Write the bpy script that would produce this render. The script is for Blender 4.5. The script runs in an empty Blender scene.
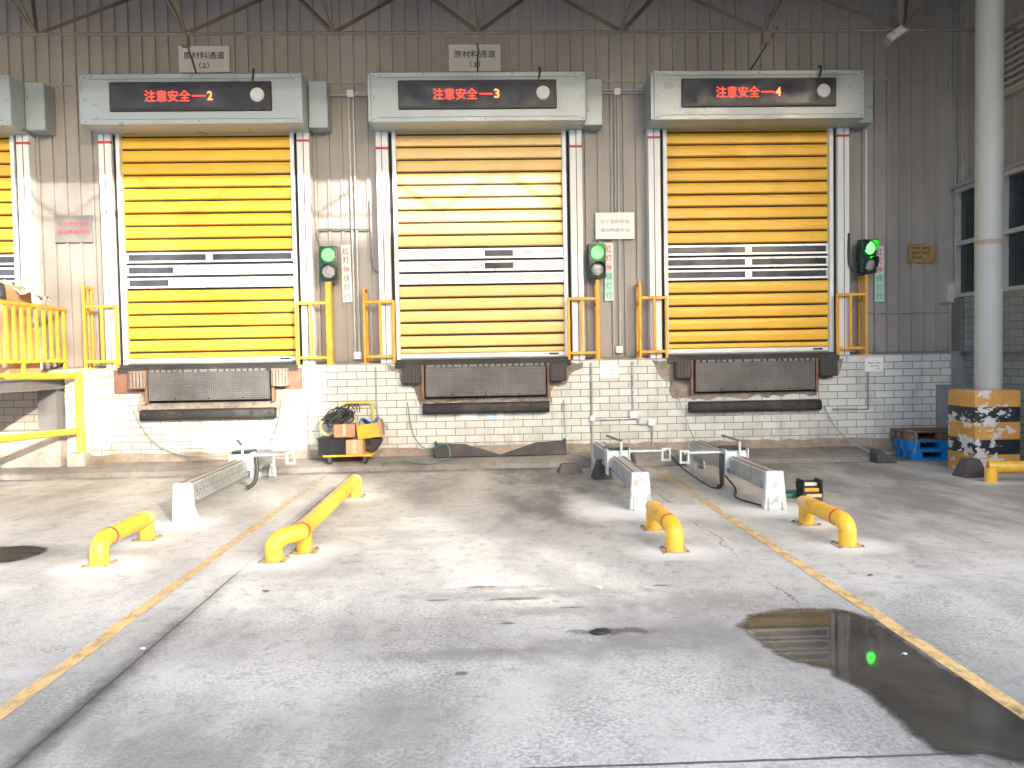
import bpy, bmesh, math, random
from mathutils import Vector, Matrix
R_ = math.radians
random.seed(7)
SC = bpy.context.scene
COL = SC.collection

# ------------------------------------------------------------------ camera, sky, sun, exposure
cam_d = bpy.data.cameras.new("camera")
cam = bpy.data.objects.new("camera", cam_d)
COL.objects.link(cam)
YAW, PITCH, ROLL = .0323, -.0362, -.0182
_f = Vector((math.sin(YAW)*math.cos(PITCH), math.cos(YAW)*math.cos(PITCH), math.sin(PITCH)))
_r = Vector((math.cos(YAW), -math.sin(YAW), 0)); _u = _r.cross(_f)
_c, _s = math.cos(ROLL), math.sin(ROLL)
_r2 = _c*_r + _s*_u; _u2 = -_s*_r + _c*_u
_m = Matrix((_r2, _u2, -_f)).transposed().to_4x4()
_m.translation = (0.05, -11.22, 1.57)
cam.matrix_world = _m
cam_d.sensor_width = 36; cam_d.lens = 36*769/1024
cam_d.clip_start = .05; cam_d.clip_end = 1000
SC.camera = cam

SUN_TO = Vector((.58, -1, .35)).normalized()
SUN_EL = math.asin(SUN_TO.z); SUN_AZ = math.atan2(SUN_TO.x, SUN_TO.y)
world = bpy.data.worlds.new("World"); SC.world = world; world.use_nodes = True
wn = world.node_tree; wn.nodes.clear()
sky = wn.nodes.new('ShaderNodeTexSky'); sky.sky_type = 'NISHITA'; sky.sun_disc = False
sky.sun_elevation = SUN_EL; sky.sun_rotation = SUN_AZ
sky.air_density = .9; sky.dust_density = 4.0; sky.ozone_density = .9
bg = wn.nodes.new('ShaderNodeBackground'); bg.inputs[1].default_value = .15
wo = wn.nodes.new('ShaderNodeOutputWorld')
wn.links.new(sky.outputs[0], bg.inputs[0]); wn.links.new(bg.outputs[0], wo.inputs[0])
sun_d = bpy.data.lights.new("sun", 'SUN'); sun_d.energy = 2.0; sun_d.angle = R_(.5); sun_d.color = (1, .93, .82)
sun = bpy.data.objects.new("sun", sun_d); COL.objects.link(sun)
sun.rotation_euler = SUN_TO.to_track_quat('Z', 'Y').to_euler(); sun.location = (10, -20, 15)
SC.view_settings.view_transform = 'Standard'; SC.view_settings.look = 'None'
SC.view_settings.gamma = 1; SC.view_settings.use_curve_mapping = False
SC.view_settings.exposure = 2.75
SC.render.engine = 'CYCLES'
SC.cycles.use_denoising = True
SC.cycles.max_bounces = 8; SC.cycles.diffuse_bounces = 5; SC.cycles.sample_clamp_indirect = 6

# ------------------------------------------------------------------ materials
def nodes_of(name):
    m = bpy.data.materials.new(name); m.use_nodes = True
    nt = m.node_tree
    return m, nt, nt.nodes['Principled BSDF']
class N:
    """tiny node helper"""
    def __init__(s, nt): s.nt = nt
    def new(s, t, **k):
        n = s.nt.nodes.new(t)
        for a, b in k.items(): setattr(n, a, b)
        return n
    def link(s, a, b): s.nt.links.new(a, b)
    def val(s, sock, v):
        if hasattr(v, 'is_output'): s.link(v, sock)
        else: sock.default_value = v
    def math(s, op, a, b=None, c=None, clamp=False):
        n = s.new('ShaderNodeMath', operation=op); n.use_clamp = clamp
        s.val(n.inputs[0], a)
        if b is not None: s.val(n.inputs[1], b)
        if c is not None: s.val(n.inputs[2], c)
        return n.outputs[0]
    def mix(s, f, a, b, mode='MIX'):
        n = s.new('ShaderNodeMix', data_type='RGBA', blend_type=mode)
        s.val(n.inputs[0], f); s.val(n.inputs[6], a); s.val(n.inputs[7], b)
        return n.outputs[2]
    def ramp(s, v, lo, hi, t0=0, t1=1):
        n = s.new('ShaderNodeMapRange'); n.clamp = True
        s.val(n.inputs[0], v); n.inputs[1].default_value = lo; n.inputs[2].default_value = hi
        n.inputs[3].default_value = t0; n.inputs[4].default_value = t1
        return n.outputs[0]
    def noise(s, vec, scale, detail=4, rough=.55, out=0):
        n = s.new('ShaderNodeTexNoise'); s.val(n.inputs['Vector'], vec)
        n.inputs['Scale'].default_value = scale; n.inputs['Detail'].default_value = detail; n.inputs['Roughness'].default_value = rough
        return n.outputs[out]
    def coords(s, rnd=True):
        tc = s.new('ShaderNodeTexCoord')
        if not rnd: return tc.outputs['Object']
        oi = s.new('ShaderNodeObjectInfo')
        m = s.math('MULTIPLY', oi.outputs['Random'], 37.)
        v = s.new('ShaderNodeVectorMath', operation='ADD'); s.link(tc.outputs['Object'], v.inputs[0]); s.link(m, v.inputs[1])
        return v.outputs[0]
    def scalev(s, vec, xyz):
        v = s.new('ShaderNodeVectorMath', operation='MULTIPLY'); s.link(vec, v.inputs[0]); v.inputs[1].default_value = xyz
        return v.outputs[0]
    def bump(s, h, strength, dist, bsdf):
        b = s.new('ShaderNodeBump'); b.inputs['Strength'].default_value = strength; b.inputs['Distance'].default_value = dist
        s.link(h, b.inputs['Height']); s.link(b.outputs[0], bsdf.inputs['Normal'])
def c4(c, k=1): return (c[0]*k, c[1]*k, c[2]*k, 1)

def pbr(name, col, rough=.5, metal=0, var=.12, scale=6, bump=.0, dirt=None, dirt_amt=.35, dirt_scale=2.2, streak=False, spec=.5):
    m, nt, b = nodes_of(name); n = N(nt)
    v = n.coords()
    vv = n.scalev(v, (1, 1, .18)) if streak else v
    f = n.ramp(n.noise(vv, scale), .3, .7)
    c = n.mix(f, c4(col, 1-var), c4(col, 1+var))
    if dirt:
        d = n.ramp(n.noise(vv, dirt_scale, 6, .65), .5, .72, 0, dirt_amt)
        c = n.mix(d, c, c4(dirt))
    n.link(c, b.inputs['Base Color'])
    n.link(n.ramp(n.noise(v, scale*2), .3, .7, max(rough-.1, .02), min(rough+.1, 1)), b.inputs['Roughness'])
    b.inputs['Metallic'].default_value = metal
    b.inputs['Specular IOR Level'].default_value = spec
    if bump: n.bump(n.noise(v, scale*6, 5), bump, .01, b)
    return m
def emit(name, col, strength):
    m, nt, b = nodes_of(name)
    b.inputs['Base Color'].default_value = c4(col, .3)
    b.inputs['Emission Color'].default_value = c4(col); b.inputs['Emission Strength'].default_value = strength
    return m

M = {}
M['yellow'] = pbr('yellow_paint', (.82, .45, .04), .42, dirt=(.24, .15, .07), dirt_amt=.6, dirt_scale=9)
M['orange'] = pbr('orange_yellow_guard_paint', (.78, .36, .03), .45, dirt=(.3, .15, .05), dirt_amt=.4, dirt_scale=5)
M['curtain_glare'] = pbr('glare_pale_yellow_curtain', (.80, .53, .19), .40, var=.07, scale=1.5, streak=True, dirt=(.6, .45, .25), dirt_amt=.3)  # middle door only: sun glare and dirt put into a paler curtain colour
M['curtain'] = pbr('yellow_curtain', (.80, .45, .035), .42, var=.07, scale=1.5, streak=True, dirt=(.5, .33, .12), dirt_amt=.25)
M['rubber'] = pbr('black_rubber', (.022, .021, .022), .65, bump=.2, dirt=(.12, .11, .10), dirt_amt=.5)
M['rubbergrey'] = pbr('dusty_rubber', (.055, .05, .05), .75, bump=.3, dirt=(.18, .16, .14), dirt_amt=.5)
M['brownrubber'] = pbr('brown_rubber', (.075, .06, .058), .75, bump=.4, dirt=(.2, .17, .15), dirt_amt=.5)
M['white'] = pbr('white_paint', (.72, .73, .73), .4, var=.05, dirt=(.42, .39, .34), dirt_amt=.35, dirt_scale=3, streak=True)
M['whitemetal'] = pbr('white_galvanised', (.52, .55, .56), .45, metal=.0, var=.1, dirt=(.38, .38, .37), dirt_amt=.5, dirt_scale=6)
M['header'] = pbr('header_sheet_metal', (.35, .40, .425), .36, metal=.2, var=.05, scale=2, dirt=(.3, .32, .33), dirt_amt=.3)
M['alu'] = pbr('aluminium', (.70, .72, .73), .34, metal=.35, var=.06)
M['galv'] = pbr('galvanised_steel', (.42, .45, .46), .42, metal=.55, var=.22, scale=14, dirt=(.22, .22, .22), dirt_amt=.5)
M['steel'] = pbr('dark_painted_steel', (.16, .16, .165), .55, var=.15, dirt=(.2, .14, .1), dirt_amt=.4, bump=.1)
M['truss'] = pbr('truss_steel', (.10, .085, .075), .6, var=.2, dirt=(.18, .12, .09), dirt_amt=.4)
M['black'] = pbr('black_plastic', (.015, .015, .017), .35)
M['dark'] = pbr('dark_gap', (.02, .017, .015), .8)
M['conduit'] = pbr('conduit_grey', (.50, .51, .50), .4, metal=.3)
M['cable'] = pbr('dark_cable', (.025, .025, .027), .55)
M['greenhose'] = pbr('green_hose', (.07, .22, .16), .4)
M['greyhose'] = pbr('grey_green_cable', (.27, .30, .28), .5)
M['red'] = pbr('red_tape', (.45, .035, .05), .5)
M['redtext'] = pbr('red_lettering', (.52, .10, .13), .5)
M['greentext'] = pbr('green_lettering', (.10, .36, .27), .5)
M['blacktext'] = pbr('black_lettering', (.03, .03, .03), .5)
M['greytext'] = pbr('faded_grey_lettering', (.30, .27, .27), .5)
M['brass'] = pbr('bronze_plate', (.38, .25, .11), .45, metal=.25, var=.25, scale=12)
M['browntext'] = pbr('brown_lettering', (.16, .09, .03), .5)
M['steelsign'] = pbr('brushed_steel_sign', (.24, .225, .205), .4, metal=.25, var=.25, scale=3)
M['signwhite'] = pbr('sign_white', (.74, .74, .72), .4, var=.03)
M['signgrey'] = pbr('sign_pale_grey', (.58, .56, .53), .5, var=.05)
M['signgreen'] = pbr('sign_pale_green', (.42, .66, .56), .45, var=.04)
M['signpink'] = pbr('sign_pale_pink', (.74, .66, .64), .45, var=.04)
M['carton'] = pbr('cardboard', (.48, .31, .17), .8, var=.1, scale=5, bump=.1)
M['carton2'] = pbr('cardboard_dark', (.38, .22, .12), .8, var=.12, scale=5, bump=.1)
M['tape'] = pbr('packing_tape', (.58, .45, .32), .3)
M['blue'] = pbr('blue_plastic', (.01, .235, .62), .42, var=.15, dirt=(.12, .2, .3), dirt_amt=.4)
M['bluecloth'] = pbr('blue_sheet', (.01, .15, .5), .5, var=.25, scale=20)
M['wood'] = pbr('old_wood', (.22, .13, .08), .8, var=.35, scale=9, bump=.3)
M['beige'] = pbr('beige_cord', (.55, .44, .28), .7)
M['film'] = pbr('plastic_film', (.60, .56, .53), .3, var=.15, scale=15)
M['col'] = pbr('column_paint', (.40, .415, .395), .5, var=.06, scale=2.5, dirt=(.27, .26, .23), dirt_amt=.5, streak=True)
M['trimgrey'] = pbr('grey_trim_paint', (.33, .325, .31), .5, var=.1)
M['galvdark'] = pbr('weathered_grey_metal', (.20, .205, .20), .5, metal=.3, var=.2)
M['roof'] = pbr('roof_sheet', (.16, .15, .14), .6, var=.2)
M['facade'] = pbr('opposite_facade', (.42, .41, .39), .7, var=.1, scale=.5)
M['facadeglass'] = pbr('opposite_glass', (.06, .08, .09), .15)
M['interior'] = pbr('interior_dark', (.03, .03, .03), .8)
M['glint_pane'] = pbr('sun_glint_pane', (.60, .61, .62), .22, var=.08, scale=3)  # whiter pane segments, sun glint painted as colour
M['pane'] = pbr('dark_window_pane', (.055, .06, .075), .16, var=.3, scale=2.2, spec=.5)
M['winglass'] = pbr('teal_window_glass', (.018, .035, .038), .08, var=.4, scale=1.2)
M['ledtext'] = emit('led_text_red', (1, .045, .025), .5)
M['ledtextpale'] = emit('led_text_amber', (1, .22, .07), .5)
M['greenlamp'] = emit('lit_green_lens', (.045, 1., .05), 1.6)
M['lens'] = pbr('unlit_lens', (.30, .32, .31), .2, var=.4, scale=18)
M['lamplens'] = pbr('grey_lamp_lens', (.55, .56, .57), .35, var=.12, scale=25)
M['greenhousing'] = pbr('dark_green_housing', (.015, .045, .035), .3)
M['leaf'] = pbr('dry_leaf', (.13, .06, .035), .8)
M['paper'] = pbr('white_scrap', (.75, .75, .73), .7)
M['foot'] = pbr('chipped_white_foot', (.56, .585, .58), .5, var=.1, scale=5, dirt=(.14, .14, .14), dirt_amt=.8, dirt_scale=8)

def mat_cladding():
    m, nt, b = nodes_of('painted_cladding'); n = N(nt)
    v = n.coords(False)
    big = n.noise(v, .5, 4); st = n.noise(n.scalev(v, (6, 1, .35)), 1.0, 6, .6); fine = n.noise(v, 25, 3)
    c = n.mix(n.ramp(big, .35, .65), c4((.285, .262, .240)), c4((.352, .327, .302)))
    c = n.mix(n.ramp(st, .5, .75, 0, .28), c, c4((.19, .17, .15)))
    c = n.mix(n.ramp(fine, .4, .7, 0, .12), c, c4((.42, .37, .33)))
    z = n.new('ShaderNodeSeparateXYZ'); n.link(v, z.inputs[0])
    low = n.math('MULTIPLY', n.ramp(z.outputs[2], 1.5, 2.1, .45, 0), n.ramp(n.noise(v, 2.5, 5), .35, .65))
    c = n.mix(low, c, c4((.19, .15, .12)))
    n.link(c, b.inputs['Base Color']); b.inputs['Roughness'].default_value = .5
    n.bump(n.noise(v, 3, 3), .12, .03, b)
    return m
M['clad'] = mat_cladding()

def mat_tile(name, base, mort, axis='x'):
    m, nt, b = nodes_of(name); n = N(nt)
    v = n.coords(False)
    s = n.new('ShaderNodeSeparateXYZ'); n.link(v, s.inputs[0])
    cb = n.new('ShaderNodeCombineXYZ'); n.link(s.outputs[0 if axis == 'x' else 1], cb.inputs[0]); n.link(s.outputs[2], cb.inputs[1])
    br = n.new('ShaderNodeTexBrick'); n.link(cb.outputs[0], br.inputs[0])
    br.inputs['Color1'].default_value = c4(base, 1.06); br.inputs['Color2'].default_value = c4(base, .86); br.inputs['Mortar'].default_value = c4(mort)
    br.inputs['Scale'].default_value = 1; br.inputs['Mortar Size'].default_value = .0055; br.inputs['Mortar Smooth'].default_value = .15
    br.inputs['Brick Width'].default_value = .283; br.inputs['Row Height'].default_value = .1065
    c = br.outputs['Color']
    tint = n.noise(v, .9, 3)
    c = n.mix(n.ramp(tint, .4, .65, 0, .35), c, n.mix(1., c, c4((.86, .98, .88)), 'MULTIPLY'))
    d = n.ramp(n.noise(n.scalev(v, (2.4, 2.4, .8)), 1.6, 7, .68), .52, .75, 0, .6)
    c = n.mix(d, c, c4((.30, .27, .22)))
    low = n.math('MULTIPLY', n.ramp(s.outputs[2], .2, .55, .6, 0), n.ramp(n.noise(v, 5, 6, .7), .38, .62))
    c = n.mix(low, c, c4((.25, .21, .165)))
    chip = n.ramp(n.noise(v, 7, 6, .7), .70, .73)
    c = n.mix(chip, c, c4((.23, .205, .18)))
    n.link(c, b.inputs['Base Color'])
    n.link(n.ramp(br.outputs['Fac'], 0, 1, .28, .8), b.inputs['Roughness'])
    bm_ = n.math('SUBTRACT', n.math('MULTIPLY', n.noise(v, 5, 2), .15), br.outputs['Fac'])
    n.bump(bm_, .5, .006, b)
    return m
M['tile'] = mat_tile('white_wall_tile', (.60, .61, .575), (.16, .145, .125))
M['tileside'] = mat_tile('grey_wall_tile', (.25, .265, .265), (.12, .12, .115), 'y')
M['brickdeck'] = mat_tile('stained_wall_tile', (.46, .40, .33), (.17, .13, .10))

def mat_rough(name, a, bcol, sc=3):
    m, nt, b = nodes_of(name); n = N(nt); v = n.coords(False)
    c = n.mix(n.ramp(n.noise(v, sc, 7, .65), .35, .65), c4(a), c4(bcol))
    c = n.mix(n.ramp(n.noise(v, sc*9, 5, .7), .55, .7, 0, .6), c, c4(a, .55))
    c = n.mix(n.ramp(n.noise(v, sc*3.1, 6, .7), .6, .72, 0, .6), c, c4(bcol, 1.35))
    n.link(c, b.inputs['Base Color']); b.inputs['Roughness'].default_value = .85
    n.bump(n.noise(v, sc*7, 8, .7), .7, .03, b)
    return m
M['plate'] = mat_rough('worn_yellow_plate', (.50, .30, .10), (.58, .50, .38), 7)
M['footing'] = mat_rough('rough_footing', (.22, .17, .13), (.36, .30, .245), 3)
M['apron'] = mat_rough('apron_concrete', (.15, .135, .12), (.27, .25, .225), 1.3)
M['broken'] = mat_rough('broken_concrete', (.17, .14, .115), (.36, .30, .25), 5)
M['block'] = mat_rough('pale_concrete', (.30, .27, .24), (.42, .38, .34), 2)
M['render'] = mat_rough('cement_render', (.20, .205, .20), (.27, .275, .27), 2)
M['rustsheet'] = mat_rough('red_brown_sheet', (.20, .10, .065), (.27, .16, .11), 4)
M['foam'] = mat_rough('dirty_foam', (.45, .42, .36), (.62, .6, .55), 9)

def mat_tread():
    m, nt, b = nodes_of('tread_plate'); n = N(nt); v = n.coords(False)
    s = n.new('ShaderNodeSeparateXYZ'); n.link(v, s.inputs[0])
    k = 2*math.pi/.042
    a = n.math('SINE', n.math('MULTIPLY', n.math('ADD', s.outputs[0], s.outputs[2]), k*.7071))
    c_ = n.math('SINE', n.math('MULTIPLY', n.math('SUBTRACT', s.outputs[0], s.outputs[2]), k*.7071))
    pr = n.ramp(n.math('MULTIPLY', a, c_), -.1, .5)
    col = n.mix(n.ramp(n.noise(v, 3, 6, .65), .35, .65), c4((.10, .10, .10)), c4((.165, .16, .155)))
    col = n.mix(n.math('MULTIPLY', pr, .6), col, c4((.045, .04, .038)))
    col = n.mix(n.ramp(n.noise(v, 6, 6, .7), .6, .75, 0, .5), col, c4((.19, .16, .135)))
    n.link(col, b.inputs['Base Color']); b.inputs['Roughness'].default_value = .5; b.inputs['Metallic'].default_value = .35
    n.bump(pr, .6, .006, b)
    return m
M['tread'] = mat_tread()

def mat_stripes():
    m, nt, b = nodes_of('hazard_stripes_peeling'); n = N(nt); v = n.coords(False)
    s = n.new('ShaderNodeSeparateXYZ'); n.link(v, s.inputs[0])
    z = n.math('ADD', s.outputs[2], n.math('MULTIPLY', n.math('SUBTRACT', n.noise(v, 4, 2), .5), .012))
    def band(lo, hi): return n.math('MULTIPLY', n.math('GREATER_THAN', z, lo), n.math('LESS_THAN', z, hi))
    blk = n.math('ADD', band(.245, .43), band(.645, .835))
    org = n.mix(n.ramp(n.noise(v, 4, 5), .35, .65), c4((.50, .235, .045)), c4((.62, .32, .075)))
    c = n.mix(blk, org, c4((.018, .02, .027)))
    # paint peeled off in patches, mostly towards the worn corner
    x = s.outputs[0]; y = s.outputs[1]
    near = n.ramp(n.math('ABSOLUTE', n.math('ADD', x, .12)), .02, .36, .13, -.05)
    pz = n.ramp(n.math('ABSOLUTE', n.math('SUBTRACT', z, .42)), .1, .6, .03, -.05)
    pv = n.math('ADD', n.math('ADD', n.noise(n.scalev(v, (.8, .8, 1.3)), 7, 5, .62), near), pz)
    peel = n.ramp(pv, .615, .625)
    c = n.mix(peel, c, n.mix(n.noise(v, 12, 5), c4((.48, .46, .44)), c4((.70, .69, .68))))
    c = n.mix(n.ramp(n.noise(v, 15, 6, .75), .62, .74, 0, .6), c, c4((.20, .15, .11)))
    n.link(c, b.inputs['Base Color']); n.link(n.ramp(peel, 0, 1, .45, .85), b.inputs['Roughness'])
    n.bump(n.math('SUBTRACT', n.math('MULTIPLY', n.noise(v, 25, 4), .3), peel), .5, .006, b)
    return m
M['stripes'] = mat_stripes()

def mat_yard():
    m, nt, b = nodes_of('yard_concrete'); n = N(nt); v = n.coords(False)
    s = n.new('ShaderNodeSeparateXYZ'); n.link(v, s.inputs[0]); x, y = s.outputs[0], s.outputs[1]
    wob = n.math('MULTIPLY', n.math('SUBTRACT', n.noise(v, 1.1, 4), .5), .5)
    wob2 = n.math('MULTIPLY', n.math('SUBTRACT', n.noise(v, 5, 5), .5), .03)
    n1 = n.noise(v, .55, 6, .6); n2 = n.noise(n.scalev(v, (1, .45, 1)), 1.7, 7, .65); n3 = n.noise(v, 9, 7, .7); n4 = n.noise(v, 48, 5, .75); n5 = n.noise(v, 190, 2, .6)
    c = n.mix(n.ramp(n1, .36, .64), c4((.43, .43, .41)), c4((.555, .557, .535)))
    c = n.mix(n.ramp(n2, .46, .66, 0, .62), c, c4((.25, .247, .24)))
    c = n.mix(n.ramp(n.noise(n.scalev(v, (.55, 1.3, 1)), 1.1, 6, .62), .55, .68, 0, .6), c, c4((.62, .615, .61)))
    c = n.mix(n.ramp(n3, .52, .66, 0, .6), c, c4((.22, .215, .205)))
    near = n.math('MULTIPLY', n.ramp(y, -5.2, -7.2, .4, .9), n.ramp(n.noise(v, 1.6, 5, .65), .36, .62, .15, 1.))
    c = n.mix(n.math('MULTIPLY', n.ramp(n4, .51, .58, 0, .62), near), c, c4((.16, .155, .142)))
    c = n.mix(n.math('MULTIPLY', n.ramp(n4, .41, .47, .6, 0), near), c, c4((.72, .71, .69)))
    c = n.mix(n.ramp(n5, .54, .70, 0, .5), c, c4((.14, .135, .128)))
    vo = n.new('ShaderNodeTexVoronoi'); n.link(v, vo.inputs['Vector']); vo.inputs['Scale'].default_value = 16
    c = n.mix(n.math('MULTIPLY', n.ramp(vo.outputs['Distance'], .05, .13, .8, 0), n.ramp(n.noise(v, 3.1, 5, .7), .55, .6)), c, c4((.09, .085, .078)))
    # driven-on dark lanes between the guides, bleached strip nearer the camera
    def lane(cx, hw, soft, y0, y1, amt, col, c):
        f = n.ramp(n.math('ABSOLUTE', n.math('SUBTRACT', n.math('ADD', x, wob), cx)), hw, hw+soft, 1, 0)
        fy = n.math('MULTIPLY', n.ramp(n.math('ADD', y, wob), y0, y0+1.2), n.ramp(n.math('ADD', y, wob), y1-.6, y1, 1, 0))
        f = n.math('MULTIPLY', n.math('MULTIPLY', f, fy), n.ramp(n2, .36, .56, .35, 1))
        return n.mix(n.math('MULTIPLY', f, amt), c, c4(col))
    c = lane(.75, .45, .35, -4.9, 1., .9, (.15, .153, .153), c)
    c = lane(-.75, .15, .5, -3.6, 1., .55, (.19, .185, .18), c)
    c = lane(4.4, .7, .9, -5.5, .5, .8, (.18, .188, .195), c)
    c = lane(2.1, .25, .4, -3.2, .8, .6, (.17, .17, .17), c)
    c = lane(-4.6, .6, .8, -4.0, .5, .3, (.26, .235, .21), c)
    c = lane(-1.0, .9, .5, -7.4, -6.35, .65, (.21, .205, .19), c)
    c = lane(-1.3, .9, .6, -9.5, -7.35, .65, (.19, .185, .17), c)
    c = lane(1.1, .25, .5, -8.2, -5.8, .5, (.27, .262, .25), c)
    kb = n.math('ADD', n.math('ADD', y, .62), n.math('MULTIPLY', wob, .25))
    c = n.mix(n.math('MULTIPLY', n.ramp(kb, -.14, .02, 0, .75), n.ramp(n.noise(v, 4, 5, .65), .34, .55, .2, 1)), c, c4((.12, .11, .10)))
    # dark dirt along the long joints
    jl = n.math('ABSOLUTE', n.math('ADD', n.math('ADD', x, 1.83), wob2))
    jamt = n.ramp(y, -7.6, -4.6, 1, .0)
    c = n.mix(n.math('MULTIPLY', n.math('MULTIPLY', n.ramp(jl, .012, .10, .95, 0), jamt), n.ramp(n3, .3, .6, .6, 1)), c, c4((.07, .068, .066)))
    c = n.mix(n.ramp(jl, .004, .010, .75, 0), c, c4((.05, .048, .046)))
    jf = n.math('ABSOLUTE', n.math('ADD', n.math('ADD', y, 8.35), n.math('MULTIPLY', wob2, .5)))
    c = n.mix(n.ramp(jf, .004, .011, .9, 0), c, c4((.04, .038, .036)))
    crack = n.math('ABSOLUTE', n.math('SUBTRACT', n.math('SUBTRACT', x, 1.95), n.math('MULTIPLY', n.math('SUBTRACT', n.noise(v, 2.2, 6, .7), .5), .35)))
    c = n.mix(n.math('MULTIPLY', n.ramp(crack, .003, .012, .75, 0), n.ramp(n.noise(v, 1.3, 3), .42, .55)), c, c4((.07, .068, .065)))
    # pale mortar pads round the fixed feet, damp rim of the puddle
    def spot(c, px, py, rx, ry, col, amt, soft=.35, ns=3.5, na=1.1):
        d = n.math('SQRT', n.math('ADD', n.math('POWER', n.math('DIVIDE', n.math('SUBTRACT', x, px), rx), 2.), n.math('POWER', n.math('DIVIDE', n.math('SUBTRACT', y, py), ry), 2.)))
        d = n.math('ADD', d, n.math('MULTIPLY', n.math('SUBTRACT', n.noise(v, ns, 6, .68), .5), na))
        return n.mix(n.ramp(d, 1-soft, 1+soft, amt, 0), c, c4(col))
    for (px, py, rx, ry) in [(-3., -5.2, .28, .22), (-3., -4.4, .25, .2), (-1.62, -5.2, .3, .22), (-1.48, -4.95, .28, .2), (-1.46, -2.5, .25, .2), (1.53, -5.22, .3, .18), (1.53, -4.4, .25, .15),
                             (2.95, -5.2, .28, .18), (2.95, -4.4, .25, .15), (1.57, -3.7, .45, .3), (2.9, -3.75, .4, .25), (-2.95, -3.75, .3, .25), (5.88, -2.55, .3, .12), (6.3, -2.1, .6, .3), (1.15, -3.4, .25, .5)]:
        c = spot(c, px, py, rx*1.15, ry*1.25, (.68, .69, .69), .8, .45)
    c = spot(c, 2.0, -7.6, .72, 1.1, (.13, .128, .12), .45, .35)
    c = spot(c, 2.4, -8.35, .55, .35, (.075, .072, .068), .9, .3)
    c = spot(c, -4.0, -4.75, .6, .35, (.20, .19, .175), .6, .3)
    for (px, py, rx, ry) in [(.25, -6.2, .5, .05), (.1, -6.05, .22, .03), (-.1, -7.2, .35, .04), (.55, -7.15, .5, .10), (1.1, -7.0, .3, .10), (.4, -6.55, .25, .05), (1.35, -6.45, .35, .12)]:
        c = spot(c, px, py, rx*1.2, ry*1.6, (.20, .195, .185), .6, .6, 8., 2.6)
    for (px, py, rx, ry) in [(-.02, -6.02, .10, .018), (.20, -6.3, .16, .03), (-.3, -6.28, .07, .015), (.55, -6.5, .06, .015), (.15, -6.75, .05, .015), (.72, -6.93, .22, .05), (-.1, -7.45, .03, .02), (1.2, -6.1, .07, .015)]:
        c = spot(c, px, py, rx, ry, (.08, .076, .068), .8, .4, 13., 3.2)
    n.link(c, b.inputs['Base Color'])
    n.link(n.ramp(n2, .35, .65, .62, .86), b.inputs['Roughness']); b.inputs['Specular IOR Level'].default_value = .35
    h = n.math('ADD', n.math('MULTIPLY', n3, .5), n.math('MULTIPLY', n4, .35))
    h = n.math('ADD', h, n.math('MULTIPLY', n.ramp(n.math('MINIMUM', jl, jf), 0, .012), .6))
    n.bump(h, .45, .012, b)
    return m
M['yard'] = mat_yard()

def mat_line():
    m, nt, b = nodes_of('worn_yellow_line'); n = N(nt); v = n.coords(False)
    c = n.mix(n.ramp(n.noise(v, 6, 5), .35, .65), c4((.66, .42, .16)), c4((.74, .53, .26)))
    n.link(c, b.inputs['Base Color']); b.inputs['Roughness'].default_value = .7
    s = n.new('ShaderNodeSeparateXYZ'); n.link(v, s.inputs[0])
    wear = n.math('ADD', n.noise(n.scalev(v, (1, .6, 1)), 9, 7, .72), n.ramp(s.outputs[1], -6., -2.0, 0, .17))
    a = n.ramp(wear, .46, .72, .92, .10)
    n.link(a, b.inputs['Alpha'])
    return m
M['line'] = mat_line()

def mat_puddle():
    m, nt, b = nodes_of('puddle_water'); n = N(nt); v = n.coords(False)
    c = n.mix(n.ramp(n.noise(v, 2.5, 5), .35, .65), c4((.042, .039, .034)), c4((.075, .070, .060)))
    n.link(c, b.inputs['Base Color']); b.inputs['Roughness'].default_value = .03; b.inputs['IOR'].default_value = 1.333
    b.inputs['Specular IOR Level'].default_value = .26
    at = n.new('ShaderNodeAttribute', attribute_name='depth')
    n.link(n.ramp(n.math('ADD', at.outputs['Fac'], n.math('MULTIPLY', n.math('SUBTRACT', n.noise(v, 12, 6, .7), .5), .9)), .22, .85), b.inputs['Alpha'])
    return m
M['water'] = mat_puddle()

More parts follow.
